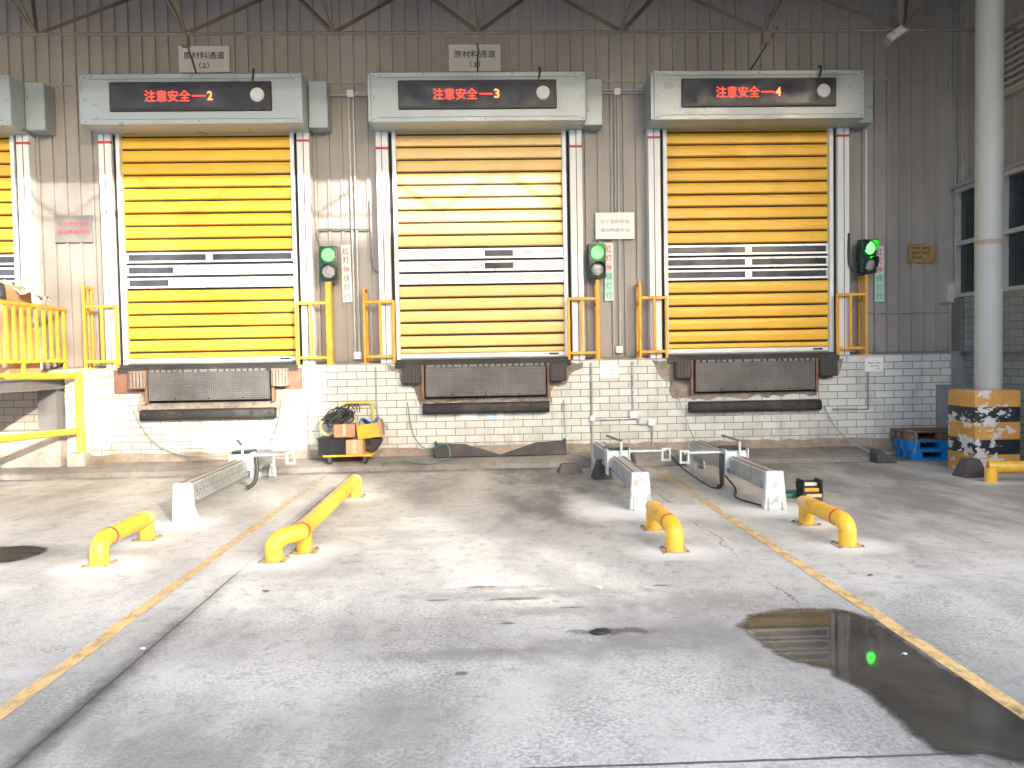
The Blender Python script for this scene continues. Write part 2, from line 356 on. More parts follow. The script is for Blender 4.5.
# ------------------------------------------------------------------ geometry helpers
class MB:
    def __init__(s): s.v = []; s.f = []; s.mi = []
    def add(s, vs, fs, mi=0):
        o = len(s.v); s.v += [Vector(p) for p in vs]; s.f += [tuple(i+o for i in f) for f in fs]; s.mi += [mi]*len(fs); return s
    def box(s, x0, x1, y0, y1, z0, z1, mi=0, M4=None):
        vs = [Vector((x, y, z)) for z in (z0, z1) for y in (y0, y1) for x in (x0, x1)]
        if M4: vs = [M4 @ p for p in vs]
        return s.add(vs, [(0, 2, 3, 1), (4, 5, 7, 6), (0, 1, 5, 4), (2, 6, 7, 3), (0, 4, 6, 2), (1, 3, 7, 5)], mi)
    def prism(s, poly, a, b, axis='y', mi=0):
        """poly of 2-D points extruded from a to b along axis (y: points are x,z; x: y,z; z: x,y)"""
        def P(p, t): return {'y': (p[0], t, p[1]), 'x': (t, p[0], p[1]), 'z': (p[0], p[1], t)}[axis]
        n = len(poly); vs = [P(p, a) for p in poly] + [P(p, b) for p in poly]
        fs = [tuple(range(n)), tuple(range(2*n-1, n-1, -1))] + [(i, n+i, n+(i+1) % n, (i+1) % n) for i in range(n)]
        return s.add(vs, fs, mi)
    def tube(s, pts, r, seg=10, mi=0, cap=True, radii=None):
        pts = [Vector(p) for p in pts]; n = len(pts)
        T = [((pts[min(i+1, n-1)] - pts[max(i-1, 0)]).normalized()) for i in range(n)]
        u = T[0].orthogonal().normalized(); vs = []
        for i in range(n):
            u = (u - T[i]*u.dot(T[i])).normalized(); w = T[i].cross(u)
            rr = radii[i] if radii else r
            for k in range(seg):
                a = 2*math.pi*k/seg; vs.append(pts[i] + (u*math.cos(a) + w*math.sin(a))*rr)
        fs = [(i*seg+k, i*seg+(k+1) % seg, (i+1)*seg+(k+1) % seg, (i+1)*seg+k) for i in range(n-1) for k in range(seg)]
        if cap: fs += [tuple(range(seg-1, -1, -1)), tuple((n-1)*seg+k for k in range(seg))]
        return s.add(vs, fs, mi)
    def bar(s, a, b, w, h=None, mi=0):
        """rectangular bar between two points"""
        a, b = Vector(a), Vector(b); d = (b-a); L = d.length; h = h or w
        q = d.to_track_quat('Z', 'Y').to_matrix().to_4x4(); q.translation = a
        return s.box(-w/2, w/2, -h/2, h/2, 0, L, mi, q)
    def cyl(s, c, axis, r, L, seg=20, mi=0, r2=None):
        c = Vector(c); ax = Vector(axis).normalized()
        return s.tube([c, c+ax*L], r, seg, mi, True, [r, r if r2 is None else r2])
    def bevel(s, w, seg=1):
        bm = bmesh.new(); vs = [bm.verts.new(p) for p in s.v]
        for f, mi in zip(s.f, s.mi):
            try: fc = bm.faces.new([vs[i] for i in f]); fc.material_index = mi
            except ValueError: pass
        bmesh.ops.recalc_face_normals(bm, faces=bm.faces[:])
        es = [e for e in bm.edges if len(e.link_faces) == 2 and e.calc_face_angle(0) > .5]
        bmesh.ops.bevel(bm, geom=es, offset=w, segments=seg, affect='EDGES', profile=.6, clamp_overlap=True)
        bm.verts.index_update()
        s.v = [v.co.copy() for v in bm.verts]; s.f = [tuple(v.index for v in f.verts) for f in bm.faces]; s.mi = [f.material_index for f in bm.faces]
        bm.free(); return s
    def build(s, name, mat, parent=None, loc=None, fix=True):
        mats = mat if isinstance(mat, (list, tuple)) else [mat]
        off = Vector(loc) if loc is not None else (OFF.get(parent.name, Vector()) if parent else Vector())
        me = bpy.data.meshes.new(name)
        me.from_pydata([p-off for p in s.v], [], s.f)
        for m_ in mats: me.materials.append(m_)
        for p, mi in zip(me.polygons, s.mi): p.material_index = mi; p.use_smooth = True
        if fix:
            bm = bmesh.new(); bm.from_mesh(me); bmesh.ops.recalc_face_normals(bm, faces=bm.faces[:]); bm.to_mesh(me); bm.free()
        me.set_sharp_from_angle(angle=R_(38))
        o = bpy.data.objects.new(name, me); COL.objects.link(o)
        if parent: o.parent = parent; OFF[o.name] = off
        elif loc is not None: o.location = off; OFF[o.name] = off
        return o
OFF = {}
def tag(o, label=None, cat=None, group=None, kind=None):
    for k, v in (('label', label), ('category', cat), ('group', group), ('kind', kind)):
        if v: o[k] = v
    return o
def thing(name, label, cat, loc=(0, 0, 0), group=None):
    o = bpy.data.objects.new(name, None); COL.objects.link(o); o.location = loc; o.empty_display_size = .2
    OFF[o.name] = Vector(loc); return tag(o, label, cat, group)
def dup(root, loc, label, rotz=0):
    r = root.copy(); COL.objects.link(r); r.location = loc; r.rotation_euler = (0, 0, rotz); r['label'] = label
    for ch in list(root.children):
        c = ch.copy(); COL.objects.link(c); c.parent = r
        for g in list(ch.children):
            d = g.copy(); COL.objects.link(d); d.parent = c
    OFF[r.name] = Vector(loc); return r
def smooth(pts, k=8):
    P = [Vector(p) for p in pts]; P = [P[0]] + P + [P[-1]]; out = []
    for i in range(1, len(P)-2):
        for t in range(k):
            u = t/k; a, b, c, d = P[i-1], P[i], P[i+1], P[i+2]
            out.append(.5*((2*b) + (c-a)*u + (2*a-5*b+4*c-d)*u*u + (3*b-a-3*c+d)*u**3))
    out.append(P[-2]); return out
def text_into(mb, body, cx, y, cz, w, h, mi=0, bold=.0, depth=.002):
    """lettering that fills w x h, centred on (cx, cz), facing -y, as mesh"""
    cu = bpy.data.curves.new('lettering', 'FONT'); cu.body = body; cu.extrude = .02; cu.offset = bold; cu.resolution_u = 3
    o = bpy.data.objects.new('lettering', cu); COL.objects.link(o)
    dg = bpy.context.evaluated_depsgraph_get(); dg.update()
    me = bpy.data.meshes.new_from_object(o.evaluated_get(dg))
    vs = [v.co.copy() for v in me.vertices]; fs = [tuple(p.vertices) for p in me.polygons]
    bpy.data.objects.remove(o); bpy.data.curves.remove(cu); bpy.data.meshes.remove(me)
    x0, x1 = min(v.x for v in vs), max(v.x for v in vs); z0, z1 = min(v.y for v in vs), max(v.y for v in vs)
    sx = w/(x1-x0); sz = h/(z1-z0)
    mb.add([(cx+(v.x-(x0+x1)/2)*sx, y-depth/2-v.z/.04*depth, cz+(v.y-(z0+z1)/2)*sz) for v in vs], fs, mi)
    return mb
def jitter_poly(pts, amt, step=.085):
    out = []
    for i in range(len(pts)):
        a, b = Vector(pts[i]), Vector(pts[(i+1) % len(pts)]); n = max(1, int((b-a).length/step))
        for k in range(n):
            p = a.lerp(b, k/n); out.append((p.x+random.uniform(-amt, amt), p.y+random.uniform(-amt, amt)))
    return out

# ------------------------------------------------------------------ ground
g = MB(); g.add([(-150, -150, 0), (150, -150, 0), (150, 150, 0), (-150, 150, 0)], [(0, 1, 2, 3)])
tag(g.build('yard_ground', M['yard']), 'pale stained concrete yard with joints in front of the docks', 'yard', kind='structure')
xs = [-9 + .35*i for i in range(43)]
def kerb_y(x): return -.50 + .05*min(max((x+6)/4, 0), 1) - .22*max(0, (x+1)/7)**1.2
front = [(x, kerb_y(x)+random.uniform(-.012, .012)) for x in xs if x < 5.75]
a = MB(); n = len(front); vs = []
for (x, y) in front:
    j = random.uniform(-.006, .006)
    vs += [(x, y-.01, -.02), (x, y, .066+j), (x, y+.03, .082+j), (x, .02, .15+j)]
fs = [(4*i+k, 4*i+4+k, 4*i+5+k, 4*i+1+k) for i in range(n-1) for k in range(3)] + [(0, 1, 2, 3), (4*n-1, 4*n-2, 4*n-3, 4*n-4)]
a.add(vs, fs); a.build('apron_kerb', M['apron']); tag(bpy.data.objects['apron_kerb'], 'low worn concrete kerb strip along the foot of the tiled wall', 'kerb', kind='structure')
for nm, x0, wd in (('left', -2.17, .09), ('right', 2.325, .085)):
    l = MB(); ys = [-9.8 + .25*i for i in range(37)]; vs = []
    for y in ys:
        e = random.uniform(-.006, .006); vs += [(x0-wd/2+e, y, .004), (x0+wd/2+e, y, .004)]
    l.add(vs, [(2*i, 2*i+1, 2*i+3, 2*i+2) for i in range(len(ys)-1)])
    tag(l.build('lane_marking', M['line']), 'worn yellow lane line painted on the concrete on the %s of the middle bay' % nm, 'lane line', kind='structure')
def puddle(pts, label):
    p = smooth([(x, y, 0) for x, y in pts] + [(pts[0][0], pts[0][1], 0)], 5)[:-1]
    n_ = len(p); c0 = sum(p, Vector())/n_; area = sum(p[i].x*p[(i+1) % n_].y-p[(i+1) % n_].x*p[i].y for i in range(n_)); sg = 1 if area > 0 else -1
    nr = []
    for i in range(n_):
        t_ = (p[(i+2) % n_]-p[i-2]).normalized(); nr.append(Vector((-t_.y, t_.x, 0))*sg)
    outer = [p[i]-nr[i]*(.055+random.uniform(-.02, .02)) for i in range(n_)]; inner = [p[i]+nr[i]*.045 for i in range(n_)]
    m_ = MB(); m_.add([(q.x, q.y, .003) for q in outer+inner], [(i, (i+1) % n_, n_+(i+1) % n_, n_+i) for i in range(n_)] + [tuple(range(n_, 2*n_))])
    o_ = m_.build('puddle', M['water']); at = o_.data.attributes.new('depth', 'FLOAT', 'POINT')
    for i in range(2*n_): at.data[i].value = 0. if i < n_ else 1.
    tag(o_, label, 'puddle', kind='structure')
puddle([(1.48, -6.92), (1.58, -6.76), (1.75, -6.68), (2.0, -6.67), (2.2, -6.72), (2.255, -6.95), (2.26, -7.3), (2.265, -7.65), (2.33, -8.02), (2.55, -8.3), (2.5, -8.6), (2.2, -8.5), (1.95, -8.36), (1.78, -8.33), (1.77, -8.1), (1.765, -7.83), (1.70, -7.62), (1.71, -7.54), (1.56, -7.40), (1.50, -7.2)],
       'large dark puddle reflecting a green light beside the right lane line')
puddle([(-4.4, -4.5), (-4.17, -4.49), (-3.94, -4.47), (-3.72, -4.62), (-3.70, -4.85), (-3.85, -5.03), (-4.3, -5.05), (-4.55, -4.8)], 'small dark puddle at the left edge of the yard')

# ------------------------------------------------------------------ warehouse wall
wall = thing('warehouse_wall', 'long grey ribbed metal warehouse wall above a white tiled plinth', 'wall', (0, .3, 0))
def ribbed(mb, u0, u1, z0, z1, w0, out=-1, axis='x', pitch=.19):
    """sheet with narrow raised ribs; u runs along the wall, w0 is the flat's plane, out the rib direction"""
    prof = []; u = u0; k = 0
    while u < u1:
        d = .036*out; prof += [(u, w0), (u+.120, w0), (u+.124, w0+d), (u+.160, w0+d), (u+.164, w0)]
        if k % 2: prof[-3:-3] = []
        u += pitch; k += 1
    prof.append((u1, w0)); prof = [p for p in prof if p[0] <= u1]
    P = (lambda u, w, z: (u, w, z)) if axis == 'x' else (lambda u, w, z: (w, u, z))
    vs = []
    for (u, w) in prof: vs += [P(u, w, z0), P(u, w, z1)]
    mb.add(vs, [(2*i, 2*i+2, 2*i+3, 2*i+1) for i in range(len(prof)-1)])
c = MB(); ribbed(c, -13, 7.2, 1.5, 9, .29)
for z in (2.02, 3.05, 4.25, 5.62, 6.3):
    for k in range(0, 106):
        if random.random() < .8: c.cyl((-13+.142+.19*k, .256, z+random.uniform(-.015, .015)), (0, -1, 0), .009, .006, 6, 1)
c.build('cladding', [M['clad'], M['steel']], wall, fix=False)
c = MB(); c.box(-13, 7.2, .33, .5, 1.48, 9); c.build('backing', M['interior'], wall)
c = MB(); c.box(-13, 7.2, .24, .285, 1.495, 1.535); c.build('flashing', M['steel'], wall)
c = MB(); c.box(-13, 7.2, .262, .275, 5.60, 5.64); c.build('seam_strip', M['clad'], wall)
c = MB(); c.box(-6.0, 6.72, 0, .45, 0, 1.5).box(6.72, 6.95, .002, .45, 1.03, 1.5); c.build('tile_plinth', M['tile'], wall)
c = MB(); c.box(-13, -6.0, .10, .45, 0, 1.5); c.build('deck_wall', M['brickdeck'], wall)
c = MB(); c.box(6.72, 7.2, -.035, .45, 0, 1.03).box(6.95, 7.2, .03, .45, 1.03, 1.52); c.build('render_patch', M['render'], wall)
c = MB(); top = jitter_poly([(-6.0, .26), (6.70, .255)], .022, .06)[:215]
pl = [(x, min(z, .34)) for x, z in top if z > .1]; pl = sorted(pl)[:]
c.prism([(-6.0, .05)] + [(x, z) for x, z in pl if -6 < x < 6.7][::3] + [(6.7, .05)], -.018, .02); c.build('footing', M['footing'], wall)
c = MB(); c.box(6.9, 7.16, .235, .27, 2.25, 5.4); c.build('corner_trim', M['clad'], wall)
c = MB(); c.box(5.86, 7.18, .25, .268, 2.115, 2.135); c.build('lap_seam', M['clad'], wall)
c = MB(); c.box(7.11, 7.30, .02, .285, 1.525, 2.31); c.build('corner_pilaster', M['steel'], wall)
foam = MB(); foam.prism(jitter_poly([(6.98, 2.28), (7.18, 2.25), (7.18, 2.55), (7.05, 2.56)], .02), .20, .262); foam.build('foam_plug', M['foam'], wall)
# broken plaster round the levellers
def patch(pts, mat, y=-.012, jit=.034, name='broken_patch'):
    p = MB(); p.prism(jitter_poly(pts, jit), y, .02); p.build(name, mat, wall)
patch([(-5.30, 1.13), (-4.80, 1.13), (-4.80, 1.47), (-5.30, 1.47)], M['rustsheet'], -.014, .002, 'rusty_sheet')
patch([(-3.03, 1.15), (-2.62, 1.15), (-2.62, 1.46), (-3.03, 1.46)], M['rustsheet'], -.014, .002, 'rusty_sheet')
patch([(-4.98, .86), (-2.92, .86), (-2.85, 1.10), (-2.95, 1.15), (-4.9, 1.15)], M['broken'])

patch([(-1.22, 1.38), (-1.2, 1.18), (-1.0, 1.14), (-.96, .90), (.98, .90), (1.02, 1.12), (1.22, 1.16), (1.28, 1.3), (1.44, 1.40), (1.44, 1.46), (-1.38, 1.46), (-1.36, 1.40)], M['broken'])
patch([(2.48, 1.46), (2.62, 1.2), (2.72, 1.12), (2.78, .93), (3.0, .9), (4.9, .92), (4.95, 1.15), (5.22, 1.18), (5.34, 1.46)], M['broken'])

# side wing on the right (its shadow keeps the right bay in shade)
wing = thing('side_building', 'grey side building with teal windows and a louvre at the right edge', 'building', (7.2, 0, 0))
w = MB(); w.box(7.235, 16, -6.2, .3, 1.52, 9.5); w.build('wall_core', M['interior'], wing)
w = MB(); ribbed(w, -6.2, .25, 3.99, 9.5, 7.2, -1, 'y', .21); w.build('cladding', M['clad'], wing, fix=False)
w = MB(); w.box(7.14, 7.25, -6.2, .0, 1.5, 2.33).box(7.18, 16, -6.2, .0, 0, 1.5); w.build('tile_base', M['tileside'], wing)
w = MB(); w.box(7.10, 7.24, -6.2, .05, 1.49, 1.53); w.build('ledge', M['steel'], wing)
w = MB(); w.box(7.06, 7.24, -6.2, .28, 3.95, 4.0); w.build('drip_trim', M['trimgrey'], wing)
w = MB(); w.box(7.135, 7.185, .04, .14, 4.0, 9.4).box(7.12, 7.185, .18, .27, 4.0, 9.4); w.build('downpipe', M['trimgrey'], wing)
for i, (ya, yb) in enumerate([(-.80, .20), (-2.4, -.86), (-4.0, -2.46)]):
    f = MB()
    for (p, q, z0, z1) in [(ya, ya+.05, 2.33, 3.95), (yb-.05, yb, 2.33, 3.95), (ya+.05, yb-.05, 2.33, 2.385), (ya+.05, yb-.05, 3.89, 3.95), (ya+.05, yb-.05, 3.10, 3.16)]:
        f.box(7.12, 7.22, p, q, z0, z1)
    fo = f.build('window', M['conduit'], wing)
    q = MB(); q.box(7.19, 7.21, ya+.05, yb-.05, 2.385, 3.10).box(7.19, 7.21, ya+.05, yb-.05, 3.16, 3.89); q.build('glass', M['winglass'], fo)
lv = MB()
for (p, q, z0, z1) in [(-.82, -.77, 5.0, 5.85), (-2.2, -2.15, 5.0, 5.85), (-2.2, -.77, 5.85, 5.9), (-2.2, -.77, 4.95, 5.0)]: lv.box(7.10, 7.2, p, q, z0, z1)
lo = lv.build('louvre_frame', M['trimgrey'], wing)
lv = MB()
for k in range(9):
    z = 5.02+.092*k; lv.add([(7.11, -2.15, z), (7.11, -.82, z), (7.19, -.82, z+.075), (7.19, -2.15, z+.075), (7.115, -2.15, z-.008), (7.115, -.82, z-.008), (7.195, -.82, z+.067), (7.195, -2.15, z+.067)], [(0, 1, 2, 3), (7, 6, 5, 4), (0, 4, 5, 1)])
lv.build('louvre_blades', M['signgrey'], lo)

# canopy over the docks
can = thing('canopy_roof', 'dark steel canopy with open trusses hung over the loading docks', 'canopy', (0, 0, 7.2))
r = MB(); r.box(-13, 7.2, -8.3, .3, 7.2, 7.3); r.build('roof_sheet', M['roof'], can)
t = MB(); ny, nz = -1.5, 5.60
for k in range(-5, 4): pass
xn = [-8.95 + 1.795*i for i in range(9)]
t.tube([(-13, ny, nz), (7.15, ny, nz)], .022, 8); 
t.bar((-13, .1, 6.95), (7.15, .1, 6.95), .08)
for x in xn:
    t.bar((x, ny, nz), (x-.95, .1, 6.95), .042); t.bar((x, ny, nz), (x+.95, .1, 6.95), .042)
    t.tube([(x, ny, nz), (x-.35, -4.6, 7.15)], .018, 6); t.tube([(x, ny, nz), (x+.35, -4.6, 7.15)], .018, 6)
t.build('truss', M['truss'], can)
t = MB(); ny = -7.9
t.tube([(-13, ny, 6.55), (7.15, ny, 6.55)], .022, 8); t.bar((-13, ny, 7.15), (7.15, ny, 7.15), .1)
x = -13
while x < 6:
    t.bar((x, ny, 7.15), (x+.9, ny, 6.55), .035); t.bar((x+.9, ny, 6.55), (x+1.8, ny, 7.15), .035); x += 1.8
t.build('edge_truss', M['truss'], can)
t = MB()
for y in (-2.9, -4.6, -6.3): t.bar((-13, y, 7.14), (7.15, y, 7.14), .1)
t.build('purlin', M['truss'], can)

# opposite side of the yard: behind the camera, gives the light its shape
opp = thing('opposite_building', 'low pale warehouse facing the docks across the yard', 'building', (0, -29, 0))
o_ = MB(); o_.box(-45, 60, -40, -29, 0, 7.9); o_.build('low_block', M['facade'], opp)
o_ = MB(); o_.prism([(20.8, -40.01), (60, -40.01), (60, -50), (26.6, -50)], 0, 17.5, 'z'); o_.build('tall_block', M['facade'], opp)  # unseen; height and skewed side shaped to shade the lower wall
o_ = MB(); o_.prism([(24.4, -40.02), (60, -40.02), (60, -49.9), (30.1, -49.9)], 17.5, 20.5, 'z'); o_.build('shade_storey', M['facade'], opp)  # unseen storey added to end the sunlit band on the wall
for k in range(12):
    o_ = MB(); x = -30 + 4.4*k; o_.box(x, x+2.6, -29.0, -28.94, 2.2, 4.6); o_.build('window', M['facadeglass'], opp)

M['leaves'] = pbr('filter_tree_leaves', (.06, .09, .03), .6, var=.35, scale=1.5)
M['bark'] = pbr('filter_tree_bark', (.10, .075, .055), .9, var=.3)
for i, tx in enumerate((12.5, 16.2, 19.8, 23.6, 27.4)):  # unseen row added so its leaves weaken the sun on the docks
    ty = -54.5 + (i % 2)*1.2; top = 25.5 + random.uniform(-.6, .6)
    t_ = thing('sun_filter_tree', 'unseen thin-leaved tree added behind the opposite warehouse to thin the sunlight', 'tree', (tx, ty, 0), 'unseen trees added behind the opposite warehouse to thin the sunlight')
    b = MB(); b.tube([(tx, ty, 0), (tx+.1, ty, 6), (tx-.1, ty, 13), (tx, ty, top-1)], .3, 10, 0, True, [.34, .27, .17, .05])
    for k in range(9):
        z = 8+k*1.7; a = k*2.4; b.tube([(tx, ty, z), (tx+1.1*math.cos(a), ty+.9*math.sin(a), z+1.1), (tx+2.0*math.cos(a), ty+1.6*math.sin(a), z+2.0)], .07, 6, 0, True, [.09, .06, .025])
    b.build('trunk', M['bark'], t_)
    b = MB(); vs = []; fs = []
    for k in range(1450):
        a = random.uniform(0, 2*math.pi); zz = random.uniform(10, top); rr = 2.6*math.sqrt(random.random())*(1-.25*abs(zz-17)/8)
        c_ = Vector((tx+rr*math.cos(a), ty+.8*rr*math.sin(a), zz)); n_ = Vector((random.gauss(0, 1), random.gauss(0, 1), random.gauss(0, 1))).normalized()
        u = n_.orthogonal().normalized()*random.uniform(.08, .16); w_ = n_.cross(u); o = len(vs)
        vs += [c_-u*1.5, c_-w_, c_+u*1.5, c_+w_]; fs.append((o, o+1, o+2, o+3))
    b.add(vs, fs); b.build('crown', M['leaves'], t_, fix=False)

# ------------------------------------------------------------------ dock doors
PITCH_Z, ZTOP = .1835, 4.85
def make_door(num, cx, label, panes):
    d = thing('dock_door', label, 'dock door', (cx, .3, 1.5), 'yellow roll-up dock doors along the wall')
    hw = 1.225
    cu = MB()
    def slat(z1, z0, mi):
        y = .20
        pr = [(y+.035, z1), (y+.035, z1-.026), (y+.008, z1-.028), (y, z1-.040), (y-.004, (z1+z0)/2), (y, z0+.014), (y+.010, z0+.004), (y+.035, z0)]
        vs = []
        for (yy, zz) in pr: vs += [(cx-hw, yy, zz), (cx+hw, yy, zz)]
        cu.add(vs, [(0, 2, 3, 1)], 1); cu.add(vs, [(2*i, 2*i+2, 2*i+3, 2*i+1) for i in range(1, 7)], mi)
    k = 0
    rows = []
    while True:
        z1 = ZTOP - PITCH_Z*k; z0 = z1-PITCH_Z
        if z1 < 1.68: break
        z0 = max(z0, 1.63)
        if 9 <= k < 12: rows.append((z1, z0))
        else: slat(z1, z0, 0)
        k += 1
    slat(ZTOP+PITCH_Z-.02, ZTOP, 0)
    cu.build('curtain', [M['curtain_glare' if num == 3 else 'curtain'], M['dark']], d, fix=False)
    wb = MB()
    for (z1, z0) in rows:
        wb.box(cx-hw, cx+hw, .222, .25, z0, z1, 1)
        wb.box(cx-hw, cx+hw, .194, .222, z0+.006, z0+.036).box(cx-hw, cx+hw, .194, .222, z1-.058, z1-.030)
        for (a0, a1) in panes[0]: wb.box(cx-hw+a0*2*hw, cx-hw+a1*2*hw, .197, .222, z0+.037, z1-.059)
    band = wb.build('window_band', [M['alu'], M['dark']], d)
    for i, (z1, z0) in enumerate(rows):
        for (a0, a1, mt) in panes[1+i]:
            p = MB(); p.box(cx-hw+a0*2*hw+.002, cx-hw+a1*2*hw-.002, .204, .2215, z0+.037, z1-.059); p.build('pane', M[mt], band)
    b = MB(); b.box(cx-hw, cx+hw, .188, .245, 1.565, 1.628).box(cx-hw+.01, cx+hw-.01, .195, .24, 1.545, 1.565, 1); b.bevel(.006); b.build('bottom_bar', [M['white'], M['rubber']], d)
    b = MB()
    text = (cx-.1, cx+.1)
    b.box(cx+.98, cx+1.12, .182, .188, 1.585, 1.61); b.build('end_clip', M['black'], d)
    for s in (-1, 1):
        j = MB(); x0, x1 = sorted((cx+s*1.32, cx+s*1.50))
        j.box(x0, x1, .10, .29, 1.5, 4.86).bevel(.008)
        xg0, xg1 = sorted((cx+s*1.215, cx+s*1.27)); j.box(xg0, xg1, .135, .29, 1.5, 4.86)
        xd0, xd1 = sorted((cx+s*1.27, cx+s*1.32)); j.box(xd0, xd1, .17, .29, 1.5, 4.86, 1)
        xs0, xs1 = sorted((cx+s*1.41, cx+s*1.42)); j.box(xs0, xs1, .098, .1, 1.5, 4.86, 1)
        jo = j.build('side_rail', [M['white'], M['dark']], d)
        zr = 4.72 if num != 3 else 4.60
        tp = MB(); tp.box(x0-.001, x1+.001, .096, .14, zr, zr+.035); tp.build('red_stripe', M['red'], jo)
    h = MB(); h.box(cx-1.50, cx+1.52, -.32, .29, 4.86, 5.55).bevel(.012)
    h.box(cx-1.535, cx-1.50, -.30, .29, 4.88, 5.53)
    h.box(cx-1.40, cx+1.42, -.326, -.319, 4.925, 4.93, 1).box(cx-1.40, cx+1.42, -.326, -.319, 5.475, 5.48, 1)
    for (sx, sz) in [(-1.45, 4.9), (-1.45, 5.2), (-1.45, 5.5), (1.47, 4.9), (1.47, 5.2), (1.47, 5.5), (0, 5.51), (.1, 4.9), (-1.35, 5.51), (1.36, 5.51)]: h.cyl((cx+sx, -.319, sz), (0, -1, 0), .011, .006, 8, 1)
    ho = h.build('header_housing', [M['header'], M['steel']], d)
    mt = MB(); mt.box(cx+1.525, cx+1.80, .0, .29, 4.89, 5.56).bevel(.012); mt.build('motor_cover', M['header'], d)
    dp = MB(); x0, x1 = cx-1.11, cx+1.10
    dp.box(x0, x1, -.35, -.322, 5.03, 5.43).bevel(.01); dp.box(x0+.03, x1-.03, -.353, -.35, 5.075, 5.40, 1); dp.box(x0+.05, x1-.30, -.3535, -.353, 5.055, 5.062, 0)
    dpo = dp.build('display_panel', [M['black'], M['pane']], d)
    lp = MB(); lp.box(x1-.30, x1-.04, -.36, -.353, 5.085, 5.39, 1); lp.cyl((cx+.91, -.36, 5.24), (0, -1, 0), .098, .018, 28, 0, .088); lp.build('indicator_lamp', [M['lamplens'], M['black']], dpo)
    if num > 1:
        tx = MB(); y = -.3545
        text_into(tx, '注意安全', cx-.315, y, 5.235, .62, .155, 0, .005)
        tx.box(cx+.02, cx+.205, y-.003, y-.001, 5.225, 5.240)
        text_into(tx, str(num), cx+.262, y, 5.235, .075, .125, 1, .02)
        tx.build('display_text', [M['ledtext'], M['ledtextpale']], dpo)
    cb = MB(); cb.tube(smooth([(cx+.86, -.30, 5.6), (cx+.87, -.36, 5.58), (cx+.865, -.37, 5.50), (cx+.85, -.36, 5.43)], 5), .014, 8); cb.build('display_cable', M['cable'], d)
    si = MB(); si.box(cx-1.28, cx+1.28, -.03, .26, 1.42, 1.505).box(cx-1.30, cx+1.30, .05, .28, 1.506, 1.545); si.build('sill', M['rubber'], d)
    return d
P_ = {
 1: [[(0, .02), (.98, 1)], [(.02, .98, 'pane')], [(.02, .98, 'pane')], [(.02, .98, 'pane')]],
 2: [[(0, .02), (.475, .515), (.98, 1)], [(.02, .475, 'pane'), (.515, .98, 'pane')], [(.02, .28, 'pane'), (.28, .475, 'glint_pane'), (.515, .98, 'glint_pane')], [(.02, .25, 'pane'), (.25, .475, 'glint_pane'), (.515, .98, 'glint_pane')]],
 3: [[(0, .02), (.48, .52), (.98, 1)], [(.02, .48, 'glint_pane'), (.52, .69, 'pane'), (.69, .98, 'glint_pane')], [(.02, .48, 'glint_pane'), (.52, .69, 'pane'), (.69, .98, 'glint_pane')], [(.02, .48, 'glint_pane'), (.52, .98, 'glint_pane')]],
 4: [[(0, .01), (.485, .525), (.985, 1)], [(.01, .485, 'pane'), (.525, .985, 'pane')], [(.01, .485, 'pane'), (.525, .985, 'pane')], [(.01, .485, 'pane'), (.525, .985, 'pane')]]}
make_door(1, -7.93, 'yellow roll-up dock door cut off by the left edge, behind the raised railing', P_[1])
make_door(2, -3.955, 'bright yellow roll-up dock door whose red display ends in 2', P_[2])
make_door(3, 0.0, 'middle pale yellow roll-up dock door whose red display ends in 3', P_[3])
make_door(4, 3.975, 'deep orange-yellow roll-up dock door whose red display ends in 4', P_[4])

# ------------------------------------------------------------------ levellers and bumpers
def leveller(cx, x0, x1, z0, z1, label, padl, padr, yb):
    d = thing('dock_leveller', label, 'dock leveller', (cx, 0, z0), 'steel dock levellers under the doors')
    p = MB(); p.box(x0, x1, -.13, -.03, z0, z1-.02).bevel(.01); lp = p.build('lip_plate', M['tread'], d)
    hx = MB(); x = x0+.02; k = 0
    while x < x1-.05:
        w_ = random.choice([.05, .06, .11]); hx.box(x, min(x+w_, x1), -.12, -.02, z1-.022, z1+.012); x += w_+.028
    hx.build('hinge_lugs', M['steel'], d)
    bk = MB(); bk.box(x0-.02, x1+.02, -.015, .0, z0-.03, z1+.02); bk.build('pit_shadow_gap', M['dark'], d)
    for (u0, u1) in ((x0-.06, x0-.022), (x1+.022, x1+.06)): fr = MB(); fr.box(u0, u1, -.10, .0, z0-.03, z1+.01); fr.build('side_frame', M['rustsheet'], d)
    for k in range(3):
        b_ = MB(); b_.cyl((x0+(x1-x0)*(.22+.28*k), -.13, z0+.03), (0, -1, 0), .012, .012, 10); b_.build('bolt', M['dark'], lp)
    for (a, b, m_) in (padl, padr):
        q = MB(); q.box(a, b, -.16, .0, 1.20, 1.455).bevel(.012)
        nr = 5
        for i in range(nr): xx = a+(b-a)*(i+.5)/nr; q.box(xx-.004, xx+.004, -.163, -.159, 1.21, 1.44, 1)
        q.build('buffer_block', [M[m_], M['dark']], d)
    return d
leveller(-3.92, -4.77, -3.06, 1.02, 1.45, 'steel leveller with tread plate under the door showing 2, beside reddish sheets', (-5.04, -4.80, 'footing'), (-3.03, -2.80, 'footing'), 0)
leveller(.03, -.84, .90, 1.00, 1.45, 'steel leveller with tread plate under the middle door showing 3', (-1.16, -.90, 'rubbergrey'), (.96, 1.20, 'rubbergrey'), 0)
leveller(3.97, 3.08, 4.85, 1.00, 1.45, 'steel leveller with tread plate under the door showing 4', (2.79, 3.02, 'rubbergrey'), (4.91, 5.17, 'rubbergrey'), 0)
